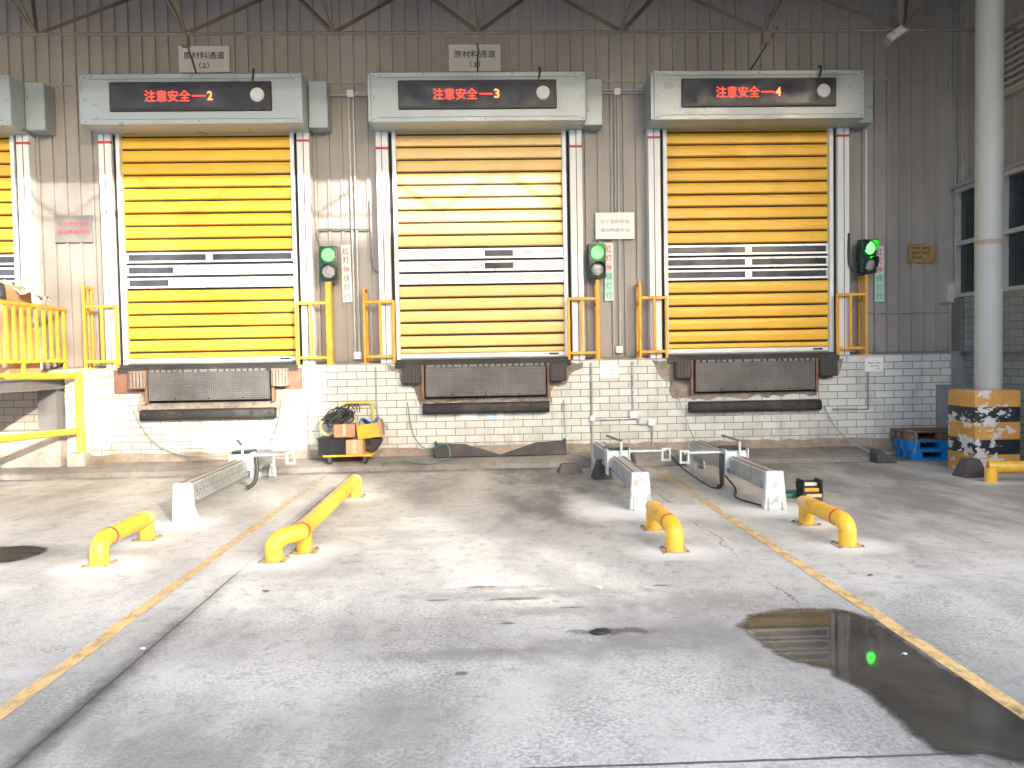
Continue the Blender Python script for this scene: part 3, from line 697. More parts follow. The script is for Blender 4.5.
def bumper(x0, x1, z0, z1, label):
    d = thing('dock_bumper', label, 'bumper', ((x0+x1)/2, -.06, z0), 'black rubber bumper bars under the levellers')
    p = MB(); pr = [(-.0, z0), (-.10, z0), (-.13, z0+.03), (-.13, z1-.03), (-.10, z1), (-.0, z1)]
    p.prism(pr, x0, x1, 'x').bevel(.01); b = p.build('rubber_bar', M['rubber'], d)
    for k in range(8):
        f = .04+.92*k/7 + (.03 if k == 3 else -.03 if k == 4 else 0)
        c_ = MB(); c_.cyl((x0+(x1-x0)*f, -.131, (z0+z1)/2+.01), (0, -1, 0), .026, .004, 14, 0); c_.cyl((x0+(x1-x0)*f, -.135, (z0+z1)/2+.01), (0, -1, 0), .015, .006, 10, 1)
        c_.build('bolt_cup', [M['dark'], M['rubbergrey']], b)
bumper(-4.91, -3.0, .74, .895, 'dusty black rubber bumper bar below the leveller of the door showing 2')
bumper(-.89, .95, .75, .905, 'black rubber bumper bar below the leveller of the middle door showing 3')
bumper(3.0, 4.95, .695, .85, 'black rubber bumper bar below the leveller of the door showing 4')
# papers stuck under the middle bumper
for (x0, x1, mt, lb) in [(-.36, -.10, 'signwhite', 'blank white paper stuck on the tiles below the middle bumper bar'), (.02, .28, 'signgreen', 'white and pale blue paper stuck on the tiles right below the middle bumper bar')]:
    p = MB(); p.box(x0, x1, -.010, .002, .655, .745)
    if mt == 'signgreen': p.box(x0+.005, x0+.16, -.012, -.010, .66, .74, 1)
    tag(p.build('paper_notice', [M['signwhite'], pbr('pale_blue_print', (.35, .58, .68), .5)]), lb, 'paper')

# ------------------------------------------------------------------ yellow edge guards on the dock ledge
def guard(xo, xi, label, ztop, thick, col):
    s = 1 if xi > xo else -1
    d = thing('edge_guard', label, 'guard rail', (xo, .13, 1.5), 'yellow tube guards at the door edges')
    t_ = MB(); w_ = thick
    t_.box(xo-w_/2, xo+w_/2, .0, w_, 1.5, ztop); t_.box(xo-.014, xo+.014, .232, .26, 1.5, ztop-.001)
    t_.box(xo-.010, xo+.010, .13, .15, 1.5, ztop-.04)
    t_.box(xo-.02, xo+.02, w_, .215, ztop-.04, ztop); t_.box(xo-.018, xo+.018, w_, .215, 2.30, 2.335); t_.box(xo-.018, xo+.018, w_, .215, 1.58, 1.61)
    t_.bevel(.005); t_.build('tall_frame', col, d)
    l = MB(); a = xo+s*w_/2
    def bx(p, q, z0, z1): p, q = sorted((p, q)); l.box(p, q, .004, .044, z0, z1)
    bx(a, xi, 2.37, 2.41); bx(a, xi, 1.58, 1.62); bx(xi, xi+s*.04, 1.5, 2.411); m_ = (a+xi)/2+s*.02; bx(m_-.018, m_+.018, 1.62, 2.37)
    l.bevel(.005); l.build('low_frame', col, d)
    f = MB(); f.box(xo-.06, xo+.06, -.0005, .27, 1.5, 1.512); f.build('foot_plate', col, d)
guard(-5.70, -5.27, 'bright yellow tube guard left of the door showing 2, next to the raised platform', 2.69, .036, M['yellow'])
guard(-2.22, -2.66, 'bright yellow tube guard with thick post right of the door showing 2', 2.69, .085, M['yellow'])
guard(-1.71, -1.31, 'orange-yellow tube guard left of the middle door showing 3', 2.59, .036, M['orange'])
guard(1.69, 1.28, 'orange-yellow tube guard right of the middle door showing 3, under a traffic light', 2.66, .05, M['orange'])
guard(2.31, 2.68, 'orange-yellow tube guard left of the door showing 4, near the white notice', 2.62, .036, M['orange'])
guard(5.68, 5.27, 'orange-yellow tube guard right of the door showing 4, under the angled traffic light', 2.68, .036, M['orange'])

# ------------------------------------------------------------------ traffic lights
def traffic_light(loc, rot, label, visor=.09):
    d = thing('traffic_light', label, 'traffic light', (0, 0, 0), 'two-lamp traffic lights beside the doors')
    h = MB(); h.box(-.13, .13, -.06, .06, -.25, .25).bevel(.02, 2); h.box(-.125, .125, -.063, -.06, -.004, .004, 1); h.box(-.05, .05, .06, .16, -.05, .05, 1)
    h.build('housing', [M['greenhousing'], M['black']], d)
    for zc, mt, nm in ((.122, 'greenlamp', 'green_lamp'), (-.122, 'lens', 'unlit_lamp')):
        l = MB()
        pts = []
        for i in range(5):
            a = i/4*math.pi/2; pts.append((.092*math.cos(a)+.0005, -.062-.022*math.sin(a)))
        seg = 28; vs = [(r_*math.cos(2*math.pi*k/seg), y, zc+r_*math.sin(2*math.pi*k/seg)) for r_, y in pts for k in range(seg)]
        l.add(vs, [(i*seg+k, i*seg+(k+1) % seg, (i+1)*seg+(k+1) % seg, (i+1)*seg+k) for i in range(4) for k in range(seg)] + [tuple(4*seg+k for k in range(seg))])
        lo_ = l.build(nm, M[mt], d)
        v = MB(); vs = []; sg = 22
        for k in range(sg+1):
            a = math.pi*(-.12) + math.pi*1.24*k/sg; dp = visor*(.35+.65*math.sin(max(0, min(math.pi, a)))) 
            for rr in (.104, .111):
                vs += [(rr*math.cos(a), -.058, zc+rr*math.sin(a)), (rr*math.cos(a), -.062-dp, zc+rr*math.sin(a))]
        fs = []
        for k in range(sg):
            o = 4*k; fs += [(o, o+4, o+5, o+1), (o+2, o+3, o+7, o+6), (o+1, o+5, o+7, o+3), (o, o+2, o+6, o+4)]
        v.add(vs, fs + [(0, 1, 3, 2), (4*sg, 4*sg+2, 4*sg+3, 4*sg+1)]); v.build('visor', M['greenhousing'], lo_)
    br = MB(); br.tube([(0, .10, .22), (0, .18, .22)], .02, 8); br.tube([(0, .10, -.2), (0, .18, -.2)], .02, 8); br.build('bracket', M['steel'], d)
    d.location = loc; d.rotation_euler = (0, 0, rot); return d
traffic_light((-2.21, .09, 2.96), .0, 'traffic light with lit green lamp over the guard between doors 2 and 3', .05)
traffic_light((1.69, .09, 2.94), R_(6), 'traffic light with lit green lamp under the white notice right of the middle door')
traffic_light((5.715, .07, 2.95), R_(15), 'traffic light turned sideways with lit green lamp right of the door showing 4', .13)

# ------------------------------------------------------------------ signs
def sign(x0, x1, z0, z1, mat, label, lines, y=.255, cat='sign', name='sign', border=None):
    d = thing(name, label, cat, ((x0+x1)/2, y, z0))
    p = MB(); p.box(x0, x1, y-.012, y, z0, z1).bevel(.003)
    if border: p.box(x0+.004, x0+.03, y-.014, y-.012, z0+.004, z1-.004, 1)
    p.build('board', [mat, M['brass']], d)
    t_ = MB(); mats = []
    for (body, fx, fz, fw, fh, mt) in lines:
        if mt not in mats: mats.append(mt)
        W, H = x1-x0, z1-z0
        if body is None: t_.box(x0+W*(fx-fw/2), x0+W*(fx+fw/2), y-.015, y-.0125, z0+H*(fz-fh/2), z0+H*(fz+fh/2), mats.index(mt))
        else: text_into(t_, body, x0+W*fx, y-.0125, z0+H*fz, W*fw, H*fh, mats.index(mt), .008)
    t_.build('lettering', [M[k] for k in mats], d)
    return d
sign(-4.33, -3.60, 5.77, 6.15, M['signgrey'], 'pale channel sign with (2) standing above the door showing 2', [('原材料通道', .5, .64, .80, .28, 'blacktext'), ('（2）', .5, .26, .2, .24, 'blacktext')])
sign(-.42, .34, 5.76, 6.15, M['signgrey'], 'pale channel sign with (3) above the middle door showing 3', [('原材料通道', .5, .64, .80, .28, 'blacktext'), ('（3）', .5, .26, .2, .24, 'blacktext')])
sign(-6.19, -5.64, 3.34, 3.73, M['steelsign'], 'brushed steel notice with faded red writing left of the door showing 2', [('为了您的安全', .5, .68, .84, .17, 'red'), ('请勿攀爬平台', .5, .38, .84, .17, 'red')])
sign(1.70, 2.28, 3.28, 3.67, M['signwhite'], 'white notice with faded grey writing above the middle traffic light', [('为了您的安全', .5, .66, .76, .15, 'greytext'), ('请勿攀爬平台', .5, .33, .76, .15, 'greytext')], .22)
def dash_rows(rows, mt):
    out = []
    for (fz, segs, h) in rows:
        for (a, b) in segs: out.append((None, (a+b)/2, fz, b-a, h, mt))
    return out
sign(6.44, 6.86, 2.87, 3.15, M['brass'], 'small bronze plate with worn illegible writing on the cladding far right', dash_rows([(.78, [(.12, .2), (.23, .42), (.5, .62), (.64, .78)], .1), (.53, [(.12, .28), (.31, .38), (.5, .66), (.69, .76)], .1), (.27, [(.12, .2), (.22, .3), (.33, .48)], .1)], 'browntext'), .25, 'plate', border=True)
sign(1.70, 1.98, 1.22, 1.42, M['signwhite'], 'small white notice on the tiles right of the middle leveller', dash_rows([(.62, [(.2, .45), (.58, .82)], .05), (.28, [(.45, .8)], .04)], 'greytext'), -.002, 'notice', 'small_notice')
sign(5.64, 5.92, 1.24, 1.45, M['signwhite'], 'small white notice on the tiles below the guard right of door 4', dash_rows([(.63, [(.16, .48), (.56, .86)], .08), (.42, [(.3, .5), (.52, .76)], .07), (.24, [(.62, .78)], .06)], 'greytext'), -.002, 'notice', 'small_notice')
def vsign(x0, x1, z0, z1, label, low, hi='signwhite', tilt=0):
    d = thing('lamp_rule_sign', label, 'sign', ((x0+x1)/2, .255, z0), 'narrow upright traffic light rule signs')
    zm = (z0+z1)/2
    p = MB(); p.box(x0, x1, .243, .255, zm, z1, 0).box(x0, x1, .243, .255, z0, zm, 1); p.build('board', [M[hi], M[low]], d)
    t_ = MB(); H = (z1-z0)/6.3
    for i, ch in enumerate('红灯停绿灯行'):
        text_into(t_, ch, (x0+x1)/2, .2425, z1-H*(i+.65), (x1-x0)*.66, H*.72, 0 if i < 3 else 1, .012)
    t_.build('lettering', [M['redtext'], M['greentext']], d)
    d.rotation_euler = (0, tilt, 0)
vsign(-2.055, -1.915, 2.41, 3.25, 'narrow upright white sign with red and green characters between doors 2 and 3', 'signwhite', 'signwhite', R_(-.8))
vsign(1.83, 1.965, 2.37, 3.23, 'narrow upright sign with red and green characters below the white notice', 'signgreen', 'signpink')
vsign(5.925, 6.065, 2.29, 3.13, 'narrow upright sign with red and green characters beside the angled traffic light', 'signgreen', 'signpink')

# ------------------------------------------------------------------ conduits and cables on the wall
def pipe_thing(name, paths, r, mat, label, cat, boxes=(), seg=8, wires=()):
    d = thing(name, label, cat, tuple(Vector(paths[0][0])))
    m_ = MB()
    for p in paths: m_.tube(p, r, seg)
    m_.build('pipe', mat, d)
    for (x, y, z, s) in boxes:
        b = MB(); b.box(x-s/2, x+s/2, y-.04, y+.03, z-s/2, z+s/2).bevel(.006); b.build('junction_box', M['signwhite'], d)
    return d
yc = .235
pipe_thing('conduit_run', [[(-1.895, yc, 5.42), (-1.89, yc, 1.62)], [(-1.83, yc, 5.42), (-1.825, yc, 1.62)], [(-2.18, yc, 5.43), (-1.54, yc, 5.43)], [(-1.80, yc, 5.46), (-1.54, yc, 5.46)]], .014, M['conduit'], 'pair of grey conduits running down the wall between doors 2 and 3', 'conduit', [(-1.865, yc, 5.44, .10), (-1.855, yc, 1.62, .11)])
pipe_thing('conduit_run', [[(2.06, yc, 5.42), (2.05, yc, 1.62)], [(2.02, yc, 5.42), (2.01, yc, 3.7)], [(1.80, yc, 5.43), (2.49, yc, 5.43)], [(1.80, yc, 5.47), (2.49, yc, 5.47)]], .013, M['conduit'], 'grey conduits running down the wall between doors 3 and 4', 'conduit', [(2.05, yc, 5.44, .10), (2.03, yc, 1.64, .10)])
pipe_thing('conduit_run', [[(5.79, yc, 4.86), (5.79, yc, 3.2)]], .013, M['signwhite'], 'thin white conduit dropping to the angled traffic light', 'conduit')
pipe_thing('signal_cable', [smooth([(-2.32, .2, 3.12), (-2.38, .22, 3.30), (-2.39, .22, 3.44), (-2.30, .22, 3.48), (-1.62, .22, 3.47)], 6), smooth([(-1.62, .22, 3.9), (-1.62, .22, 3.47), (-1.61, .22, 3.0), (-1.56, .21, 2.86), (-1.50, .20, 2.84)], 6)], .014, M['steel'], 'dark pipe bending across the wall above the left traffic light', 'cable')
pipe_thing('signal_cable', [smooth([(5.46, .10, 3.30), (5.45, .09, 2.95), (5.48, .08, 2.78), (5.6, .06, 2.68), (5.7, .06, 2.70)], 6)], .018, M['cable'], 'dark cable looping under the angled traffic light', 'cable')
pipe_thing('plinth_conduit', [[(2.18, -.02, 1.45), (2.18, -.02, .68)], [(1.58, -.02, .62), (2.30, -.02, .62)], [(1.575, -.02, 1.45), (1.575, -.02, .12)], [(2.25, -.02, .64), (2.25, -.02, .54), (2.46, -.02, .54)], [(2.46, -.02, .54), (2.46, -.02, .12)]], .016, M['galv'], 'grey conduits with boxes on the tiles below the middle notice', 'conduit', [(2.18, -.02, .68, .11), (2.45, -.02, .56, .10), (1.58, -.02, .64, .08)])
pipe_thing('plinth_conduit', [[(-2.54, -.02, 1.0), (-2.55, -.02, .12)]], .014, M['greyhose'], 'thin grey pipe down the tiles left of the loaded trolley', 'conduit')
pipe_thing('plinth_conduit', [smooth([(-1.56, -.02, 1.45), (-1.56, -.02, .9), (-1.53, -.03, .72), (-1.4, -.04, .56)], 5)], .011, M['greyhose'], 'thin cable down the tiles behind the loaded trolley', 'cable')
pipe_thing('plinth_conduit', [[(5.69, -.02, 1.24), (5.69, -.02, .69), (5.15, -.02, .70)]], .013, M['greyhose'], 'thin grey pipe on the tiles below the far right guard', 'conduit')
pipe_thing('wall_hose', [smooth([(-5.02, -.05, .98), (-4.98, -.06, .80), (-4.75, -.08, .45), (-4.4, -.1, .26), (-4.0, -.2, .24), (-3.5, -.4, .25), (-3.1, -.7, .3)], 6)], .011, M['greyhose'], 'thin grey-green hose sagging from the left bumper to the left wheel guide', 'hose')
pipe_thing('wall_hose', [smooth([(-2.92, -.04, 1.0), (-2.94, -.05, .8), (-3.0, -.2, .45), (-3.05, -.6, .3)], 6)], .010, M['greyhose'], 'thin grey cord hanging on the tiles right of the left bumper', 'cord')
pipe_thing('wall_hose', [smooth([(-1.12, -.03, .93), (-1.10, -.06, .86), (-1.06, -.04, .55), (-.95, -.08, .32), (-.8, -.15, .26), (-.60, -.24, .33), (-.52, -.28, .30), (-.50, -.32, .16), (-.62, -.40, .12), (-.75, -.50, .10), (-.95, -.46, .105), (-1.2, -.30, .13), (-1.45, -.44, .10), (-1.3, -.50, .09)], 7)], .007, M['greenhose'], 'thin green hose hanging left of the middle bumper and curling on the kerb', 'hose')
pipe_thing('wall_hose', [smooth([(1.16, -.03, .92), (1.165, -.05, .7), (1.18, -.05, .45), (1.2, -.2, .2), (1.5, -.45, .12), (1.9, -.5, .11)], 6)], .007, M['greyhose'], 'thin grey cord hanging right of the middle bumper', 'cord')
pipe_thing('wall_hose', [smooth([(2.86, -.03, .92), (2.87, -.05, .86), (2.98, -.1, .5), (3.08, -.3, .18)], 6)], .008, M['greyhose'], 'thin grey cord hanging left of the right bumper', 'cord')
pipe_thing('wall_hose', [smooth([(5.03, -.03, .74), (5.05, -.06, .66), (5.15, -.15, .42), (5.35, -.35, .2), (5.6, -.55, .06)], 6)], .010, M['greyhose'], 'thin grey hose sagging on the tiles right of the right bumper', 'hose')
pipe_thing('hanging_wire', [smooth([(-3.60, -1.45, 5.58), (-3.72, -1.0, 5.60), (-3.85, -.5, 5.62), (-3.93, -.15, 5.56)], 6)], .012, M['cable'], 'black wire slanting from the truss clamp down to the header of the door showing 2', 'cable')
pipe_thing('hanging_wire', [smooth([(.0, -.9, 5.7), (0.02, .0, 5.95), (.0, .2, 5.9), (.0, .1, 5.57)], 6)], .010, M['cable'], 'black wire dangling in front of the channel sign (3)', 'cable')
pipe_thing('hanging_wire', [smooth([(4.02, -.9, 5.9), (3.98, -.4, 5.75), (3.9, .0, 5.57)], 6)], .010, M['cable'], 'black wire dangling above the display ending in 4', 'cable')
for i, (x, lb) in enumerate([(-3.62, 2), (4.14, 4)]): pass
# floodlight
fl = thing('floodlight', 'silver floodlight hanging from the truss near the right column', 'floodlight', (5.34, -1.5, 5.62))
h = MB(); q = Matrix.Translation((5.29, -1.52, 5.52)) @ Matrix.Rotation(R_(-35), 4, 'Y') @ Matrix.Rotation(R_(-20), 4, 'X')
h.box(-.125, .125, -.05, .06, -.055, .055, 0, q); h.box(-.13, .13, -.06, -.05, -.065, .065, 0, q); h.bevel(.01); h.build('lamp_head', M['galvdark'], fl)
h = MB(); h.box(-.11, .11, -.064, -.0605, -.048, .048, 0, q); h.build('lamp_glass', M['lens'], fl)
h = MB(); h.tube([(5.36, -1.5, 5.66), (5.38, -1.5, 7.15)], .05, 12); h.tube([(5.36, -1.5, 5.66), (5.32, -1.5, 5.57)], .03, 8); h.build('stem', M['truss'], fl)
# clamps at two truss nodes
for x, lb in ((-3.58, 'small dark clamp box on the truss above the channel sign (2)'), (3.64, 'small dark clamp box on the truss above the display ending in 4')):
    b = MB(); b.box(x-.05, x+.05, -1.56, -1.46, 5.44, 5.575).bevel(.01); b.box(x-.015, x+.015, -1.52, -1.49, 5.574, 5.63)
    tag(b.build('truss_clamp', M['truss'], loc=(x, -1.5, 5.44)), lb, 'clamp')

# ------------------------------------------------------------------ right column on its striped block
colm = thing('concrete_column', 'grey round column on a peeling orange and black striped block', 'column', (6.34, -1.67, 0))
b = MB(); b.box(6.05, 6.63, -1.95, -1.40, 0, 1.04).bevel(.012, 2); b.build('striped_base', M['stripes'], colm)
b = MB(); b.tube([(6.41, -1.66, 1.04), (6.41, -1.66, 2.86)], .156, 36); b.tube([(6.41, -1.66, 2.86), (6.41, -1.66, 2.92)], .160, 36, 1); b.tube([(6.41, -1.66, 2.92), (6.41, -1.66, 7.2)], .156, 36)
b.tube([(6.41, -1.66, 4.62), (6.41, -1.66, 4.635)], .1575, 36); b.build('shaft', [M['col'], mat_rough('rusty_weld_band', (.36, .25, .17), (.45, .36, .28), 5)], colm)

# ------------------------------------------------------------------ floor guard rails of yellow pipe
def pipe_rail(name_label, x, y0, y1, h=.19, r=.069, front_dx=0, extra_post=None, ring=True):
    """front leg at y0 (elbow), straight run back to a leg at y1"""
    d = thing('pipe_rail', name_label, 'pipe rail', (x, y0, 0), 'low yellow pipe rails bolted to the yard')
    m_ = MB()
    pts = [(x+front_dx, y0, .0), (x+front_dx, y0, h-.09)]
    for i in range(1, 8):
        a = math.pi/2*i/8; pts.append((x+front_dx*math.cos(a)**.8, y0+.11-.11*math.cos(a), h-.09+.09*math.sin(a)))
    pts += [(x, y0+.12, h)]
    if extra_post: pts += [(x, extra_post, h)]
    pts += [(x, y1-.02, h)]
    m_.tube(pts, r, 20); ru = m_.build('pipe', M['yellow'], d)
    l = MB(); l.tube([(x, y1, 0), (x, y1, h-.03)], r*.93, 20)
    l.tube([(x, y1-.001, h), (x, y1+.075, h)], r, 20, 0, True, [r, r*.82]); l.build('back_leg', M['yellow'], d)
    if extra_post:
        l = MB(); l.tube([(x, extra_post, 0), (x, extra_post, h-.03)], r*.93, 20); l.build('middle_leg', M['yellow'], d)
    for (px, py) in [(x+front_dx, y0), (x, y1)] + ([(x, extra_post)] if extra_post else []):
        f = MB(); f.box(px-.105, px+.105, py-.10, py+.10, .0, .008)
        for sx in (-.085, .085):
            for sy in (-.08, .08): f.cyl((px+sx, py+sy, .008), (0, 0, 1), .012, .014, 8, 1)
        f.build('base_plate', [M['plate'], M['steel']], d)
    rg = MB(); yy = y0+.16; rg.tube([(x, yy, h), (x, yy+.025, h)], r+.0025, 20); rg.build('weld_ring', M['red'], ru)
    rg = MB(); yy = y1-.06; rg.tube([(x, yy, h), (x, yy+.05, h)], r+.002, 20); rg.build('worn_band', M['tape'], ru)
pipe_rail('short yellow pipe rail at the far left of the yard', -3.0, -5.17, -4.33)
pipe_rail('long yellow pipe rail with three legs by the left lane line', -1.47, -5.18, -2.46, front_dx=-.18, extra_post=-4.93)
pipe_rail('short yellow pipe rail in front of the middle wheel guide', 1.515, -5.20, -4.42)
pipe_rail('short yellow pipe rail in front of the striped box chock', 2.92, -5.18, -4.38)
d = thing('pipe_rail', 'yellow pipe rail in front of the striped column block', 'pipe rail', (5.88, -2.5, 0), 'low yellow pipe rails bolted to the yard')
m_ = MB(); m_.tube([(5.86, -2.49, .19), (5.95, -2.52, .19), (7.4, -3.0, .19)], .068, 20); m_.build('pipe', M['yellow'], d)
m_ = MB(); m_.tube([(5.89, -2.5, 0), (5.89, -2.5, .17)], .068, 20); m_.build('leg', M['yellow'], d)
m_ = MB(); m_.tube([(7.3, -2.97, 0), (7.3, -2.97, .17)], .068, 20); m_.build('leg', M['yellow'], d)

# ------------------------------------------------------------------ wheel guides
def wheel_guide(x, yf, yb, yc_, side, label, hose=True):
    d = thing('wheel_guide', label, 'wheel guide', (x, (yf+yb)/2, 0), 'galvanised wheel guides standing on the yard')
    bw = .085
    b = MB(); b.box(x-bw, x+bw, yf, yb, .20, .375).bevel(.012)
    b.box(x-bw+.025, x-bw+.04, yf+.02, yb-.02, .3755, .382, 1).box(x+bw-.04, x+bw-.025, yf+.02, yb-.02, .3755, .382, 1)
    ns = int((yb-yf)/.09)
    for k in range(ns):
        y = yf+.08+.09*k
        for sx in ((1,) if side > 0 else ()): b.box(x+sx*bw-.0015, x+sx*bw+.0015, y, y+.03, .275, .295, 1)
    b.box(x-bw-.012, x-bw, yf+.1, yb-.1, .195, .225).box(x+bw, x+bw+.012, yf+.1, yb-.1, .195, .225)
    b.build('beam', [M['galv'], M['steel'], M['dark']], d)
    for (yy, s) in ((yf, -1), (yb, 1)):
        f = MB(); y0, y1 = (yy-.06, yy) if s < 0 else (yy, yy+.06)
        f.prism([(x-.115, 0), (x+.115, 0), (x+.08, .385), (x-.09, .385)], y0, y1, 'y')
        rib0, rib1 = (yy-.09, yy+.16) if s < 0 else (yy-.16, yy+.09)
        f.prism([(rib0, 0), (rib1, 0), (yy+.02, .18), (yy-.03, .30)], x+.06, x+.08, 'x').prism([(rib0, 0), (rib1, 0), (yy+.02, .18), (yy-.03, .30)], x-.08, x-.06, 'x')
        f.bevel(.008); f.build('foot', M['foot'], d)
    c_ = MB(); c_.box(x-.12, x+.12, yc_-.10, yc_+.10, .24, .44).bevel(.008); c_.box(x-.125, x+.125, yc_-.05, yc_+.16, .44, .475, 1)
    c_.box(x-.135, x-.12, yc_-.12, yc_+.06, .16, .46).box(x+.12, x+.135, yc_-.12, yc_+.06, .16, .46)
    co = c_.build('carriage', [M['whitemetal'], M['greenhousing']], d)
    h_ = MB(); h_.tube([(x+.03, yc_-.12, .40), (x+.03, yc_-.12, .56)], .015, 8); h_.bar((x+.03, yc_-.14, .56), (x-.10, yc_+.10, .60), .03, .02, 1); h_.build('lever', [M['whitemetal'], M['steel']], co)
    a_ = MB(); xe = x+side*.58
    a_.tube([(x+side*.13, yc_, .415), (xe, yc_, .415)], .023, 14); a_.bar((x+side*.13, yc_+.05, .445), (xe, yc_+.05, .445), .026, .02, 1)
    a_.build('arm', [M['galv'], M['steel']], d)
    e = MB()
    for (u0, u1, z0, z1) in [(-.055, -.035, .30, .45), (.035, .055, .30, .45), (-.035, .035, .43, .45), (-.035, .035, .30, .318)]: e.box(xe+u0, xe+u1, yc_-.03, yc_+.03, z0, z1)
    e.build('end_frame', M['whitemetal'], d)
    if hose:
        k = MB(); k.tube(smooth([(x+side*.17, yc_-.05, .40), (x+side*.19, yc_-.08, .25), (x+side*.16, yc_-.1, .10), (x+side*.07, yc_-.12, .03)] if side > 0 else [(x-.16, yc_-.05, .40), (x-.17, yc_-.07, .2), (x-.17, yc_-.08, .06), (x-.22, yc_-.10, .03)], 6), .024, 10); k.build('hose', M['cable'], d)
    return d
wheel_guide(-2.95, -3.58, -.75, -1.75, 1, 'sunlit white-footed wheel guide on the left with arm to the right')
wheel_guide(1.57, -3.55, -.75, -2.2, 1, 'wheel guide with white feet behind the middle short rail, arm to the right')
wheel_guide(2.885, -3.68, -.85, -2.45, -1, 'wheel guide with white feet on the right with arm to the left')
pipe_thing('ground_rope', [smooth([(2.18, -2.2, .40), (2.3, -2.3, .24), (2.55, -2.5, .05), (2.66, -2.56, .02)], 6)], .010, M['cable'], 'thin dark rope from the middle guide arm down to the yard', 'rope')
pipe_thing('ground_rope', [smooth([(2.82, -2.2, .15), (2.85, -2.6, .02), (2.7, -3.1, .012), (2.8, -3.55, .012)], 6)], .010, M['cable'], 'thin dark cable on the ground under the right wheel guide', 'cable')

# ------------------------------------------------------------------ rubber wedges, chocks, kerb ramps
def wedge(x, y, w_, d_, h_, tw, td, rot, mat, label, name='wheel_chock', cat='wheel chock'):
    b = MB(); q = Matrix.Translation((x, y, 0)) @ Matrix.Rotation(rot, 4, 'Z')
    vs = [(-w_/2, -d_/2, 0), (w_/2, -d_/2, 0), (w_/2, d_/2, 0), (-w_/2, d_/2, 0), (-tw/2, -td/2, h_), (tw/2, -td/2, h_), (tw/2, td/2, h_), (-tw/2, td/2, h_)]
    b.add([q @ Vector(v) for v in vs], [(0, 3, 2, 1), (4, 5, 6, 7), (0, 1, 5, 4), (1, 2, 6, 5), (2, 3, 7, 6), (3, 0, 4, 7)]); b.bevel(.018, 2)
    return tag(b.build(name, mat, loc=(x, y, 0)), label, cat)
wedge(1.48, -1.55, .24, .26, .24, .11, .12, .1, M['rubbergrey'], 'black rubber wheel chock beneath the middle wheel guide')
wedge(1.13, -1.02, .34, .2, .13, .22, .1, .05, M['brownrubber'], 'low brown rubber block on the kerb left of the middle wheel guide', 'rubber_block', 'block')
wedge(5.93, -2.05, .32, .26, .22, .18, .12, .15, M['brownrubber'], 'dark brown rubber wheel chock leaning at the striped column block')
b = MB(); b.prism([(-.14, 0), (.16, 0), (-.08, .19), (-.14, .17)], -.1, .1, 'y'); b.bevel(.012)
q = Matrix.Translation((5.53, -.75, 0)); b.v = [q @ p for p in b.v]; tag(b.build('wheel_chock', M['rubbergrey'], loc=(5.53, -.75, 0)), 'dark wheel chock lying in front of the blue pallets', 'wheel chock')
ch = thing('striped_chock', 'black wheel chock with yellow and white steps by the right wheel guide', 'wheel chock', (3.45, -3.2, 0))
b = MB(); b.prism([(-3.36, 0), (-3.08, 0), (-3.04, .17), (-3.14, .19)], 3.36, 3.54, 'x').bevel(.01); b.build('rubber_body', M['rubber'], ch)
for k, mt in enumerate(['tape', 'orange', 'signwhite']):
    t_ = .25+.27*k; yy = -3.36+.22*t_; zz = .19*t_; b = MB(); b.box(3.37, 3.53, yy-.02, yy+.005, zz-.012, zz+.02); b.build('reflective_step', M[mt], ch)
b = MB(); b.box(3.345, 3.36, -3.3, -3.12, .02, .21).box(3.54, 3.555, -3.3, -3.12, .02, .21); b.build('side_plate', M['rubber'], ch)
pipe_thing('ground_hose', [smooth([(3.42, -2.95, .03), (3.3, -2.9, .025), (3.2, -3.0, .025), (3.22, -3.15, .025), (3.34, -3.1, .03)], 6)], .022, M['greenhose'], 'short green hose on the ground by the striped chock', 'hose')
def kerb_ramp(flip, label):
    cx = .225; prof = [(0, .0), (-.95, .0), (-.95, .225), (-.92, .225), (-.915, .19), (-.52, .175), (-.02, .012)]
    if flip: prof = [(-x, z) for x, z in prof][::-1]
    b = MB(); b.prism(prof, -.19, -.06, 'y').bevel(.012); b.v = [p + Vector((cx, 0, .135)) for p in b.v]
    tag(b.build('kerb_ramp', M['rubbergrey'], loc=(cx + (.45 if flip else -.45), -.12, .135)), label, 'ramp', 'dark rubber ramps lying end to end')
kerb_ramp(False, 'left dark rubber ramp piece on the kerb under the middle door, sloping down rightward')
kerb_ramp(True, 'right dark rubber ramp piece on the kerb under the middle door, sloping down leftward')

# ------------------------------------------------------------------ loaded trolley
TZ = .09
tr = thing('platform_trolley', 'yellow platform trolley loaded with cartons against the tiles', 'trolley', (-1.97, -.25, TZ))
b = MB(); b.box(-2.30, -1.62, -.46, -.05, .205, .235).bevel(.008); b.build('deck', M['yellow'], tr)
b = MB(); b.tube(smooth([(-2.08, -.06, .23), (-2.08, -.06, .85), (-2.05, -.06, .925), (-1.98, -.06, .935), (-1.76, -.06, .935), (-1.68, -.06, .925), (-1.65, -.06, .85), (-1.65, -.06, .23)], 4), .019, 10); b.build('handle', M['yellow'], tr)
for (x, y) in [(-2.21, -.40), (-1.72, -.40), (-2.21, -.12), (-1.72, -.12)]:
    z0 = .095+.075*max(0, (y+.45)/.45)
    b = MB(); b.cyl((x-.022, y, z0+.052), (1, 0, 0), .052, .044, 16, 0); b.box(x-.03, x+.03, y-.03, y+.03, z0+.09, .206, 1); b.build('castor', [M['rubbergrey'], M['galv']], tr)
cr = thing('plastic_crate', 'ribbed black plastic crate at the left of the trolley deck', 'crate', (-2.16, -.30, .236)); CH = .45
b = MB(); q0, q1, r0, r1 = -2.36, -1.99, -.46, -.14
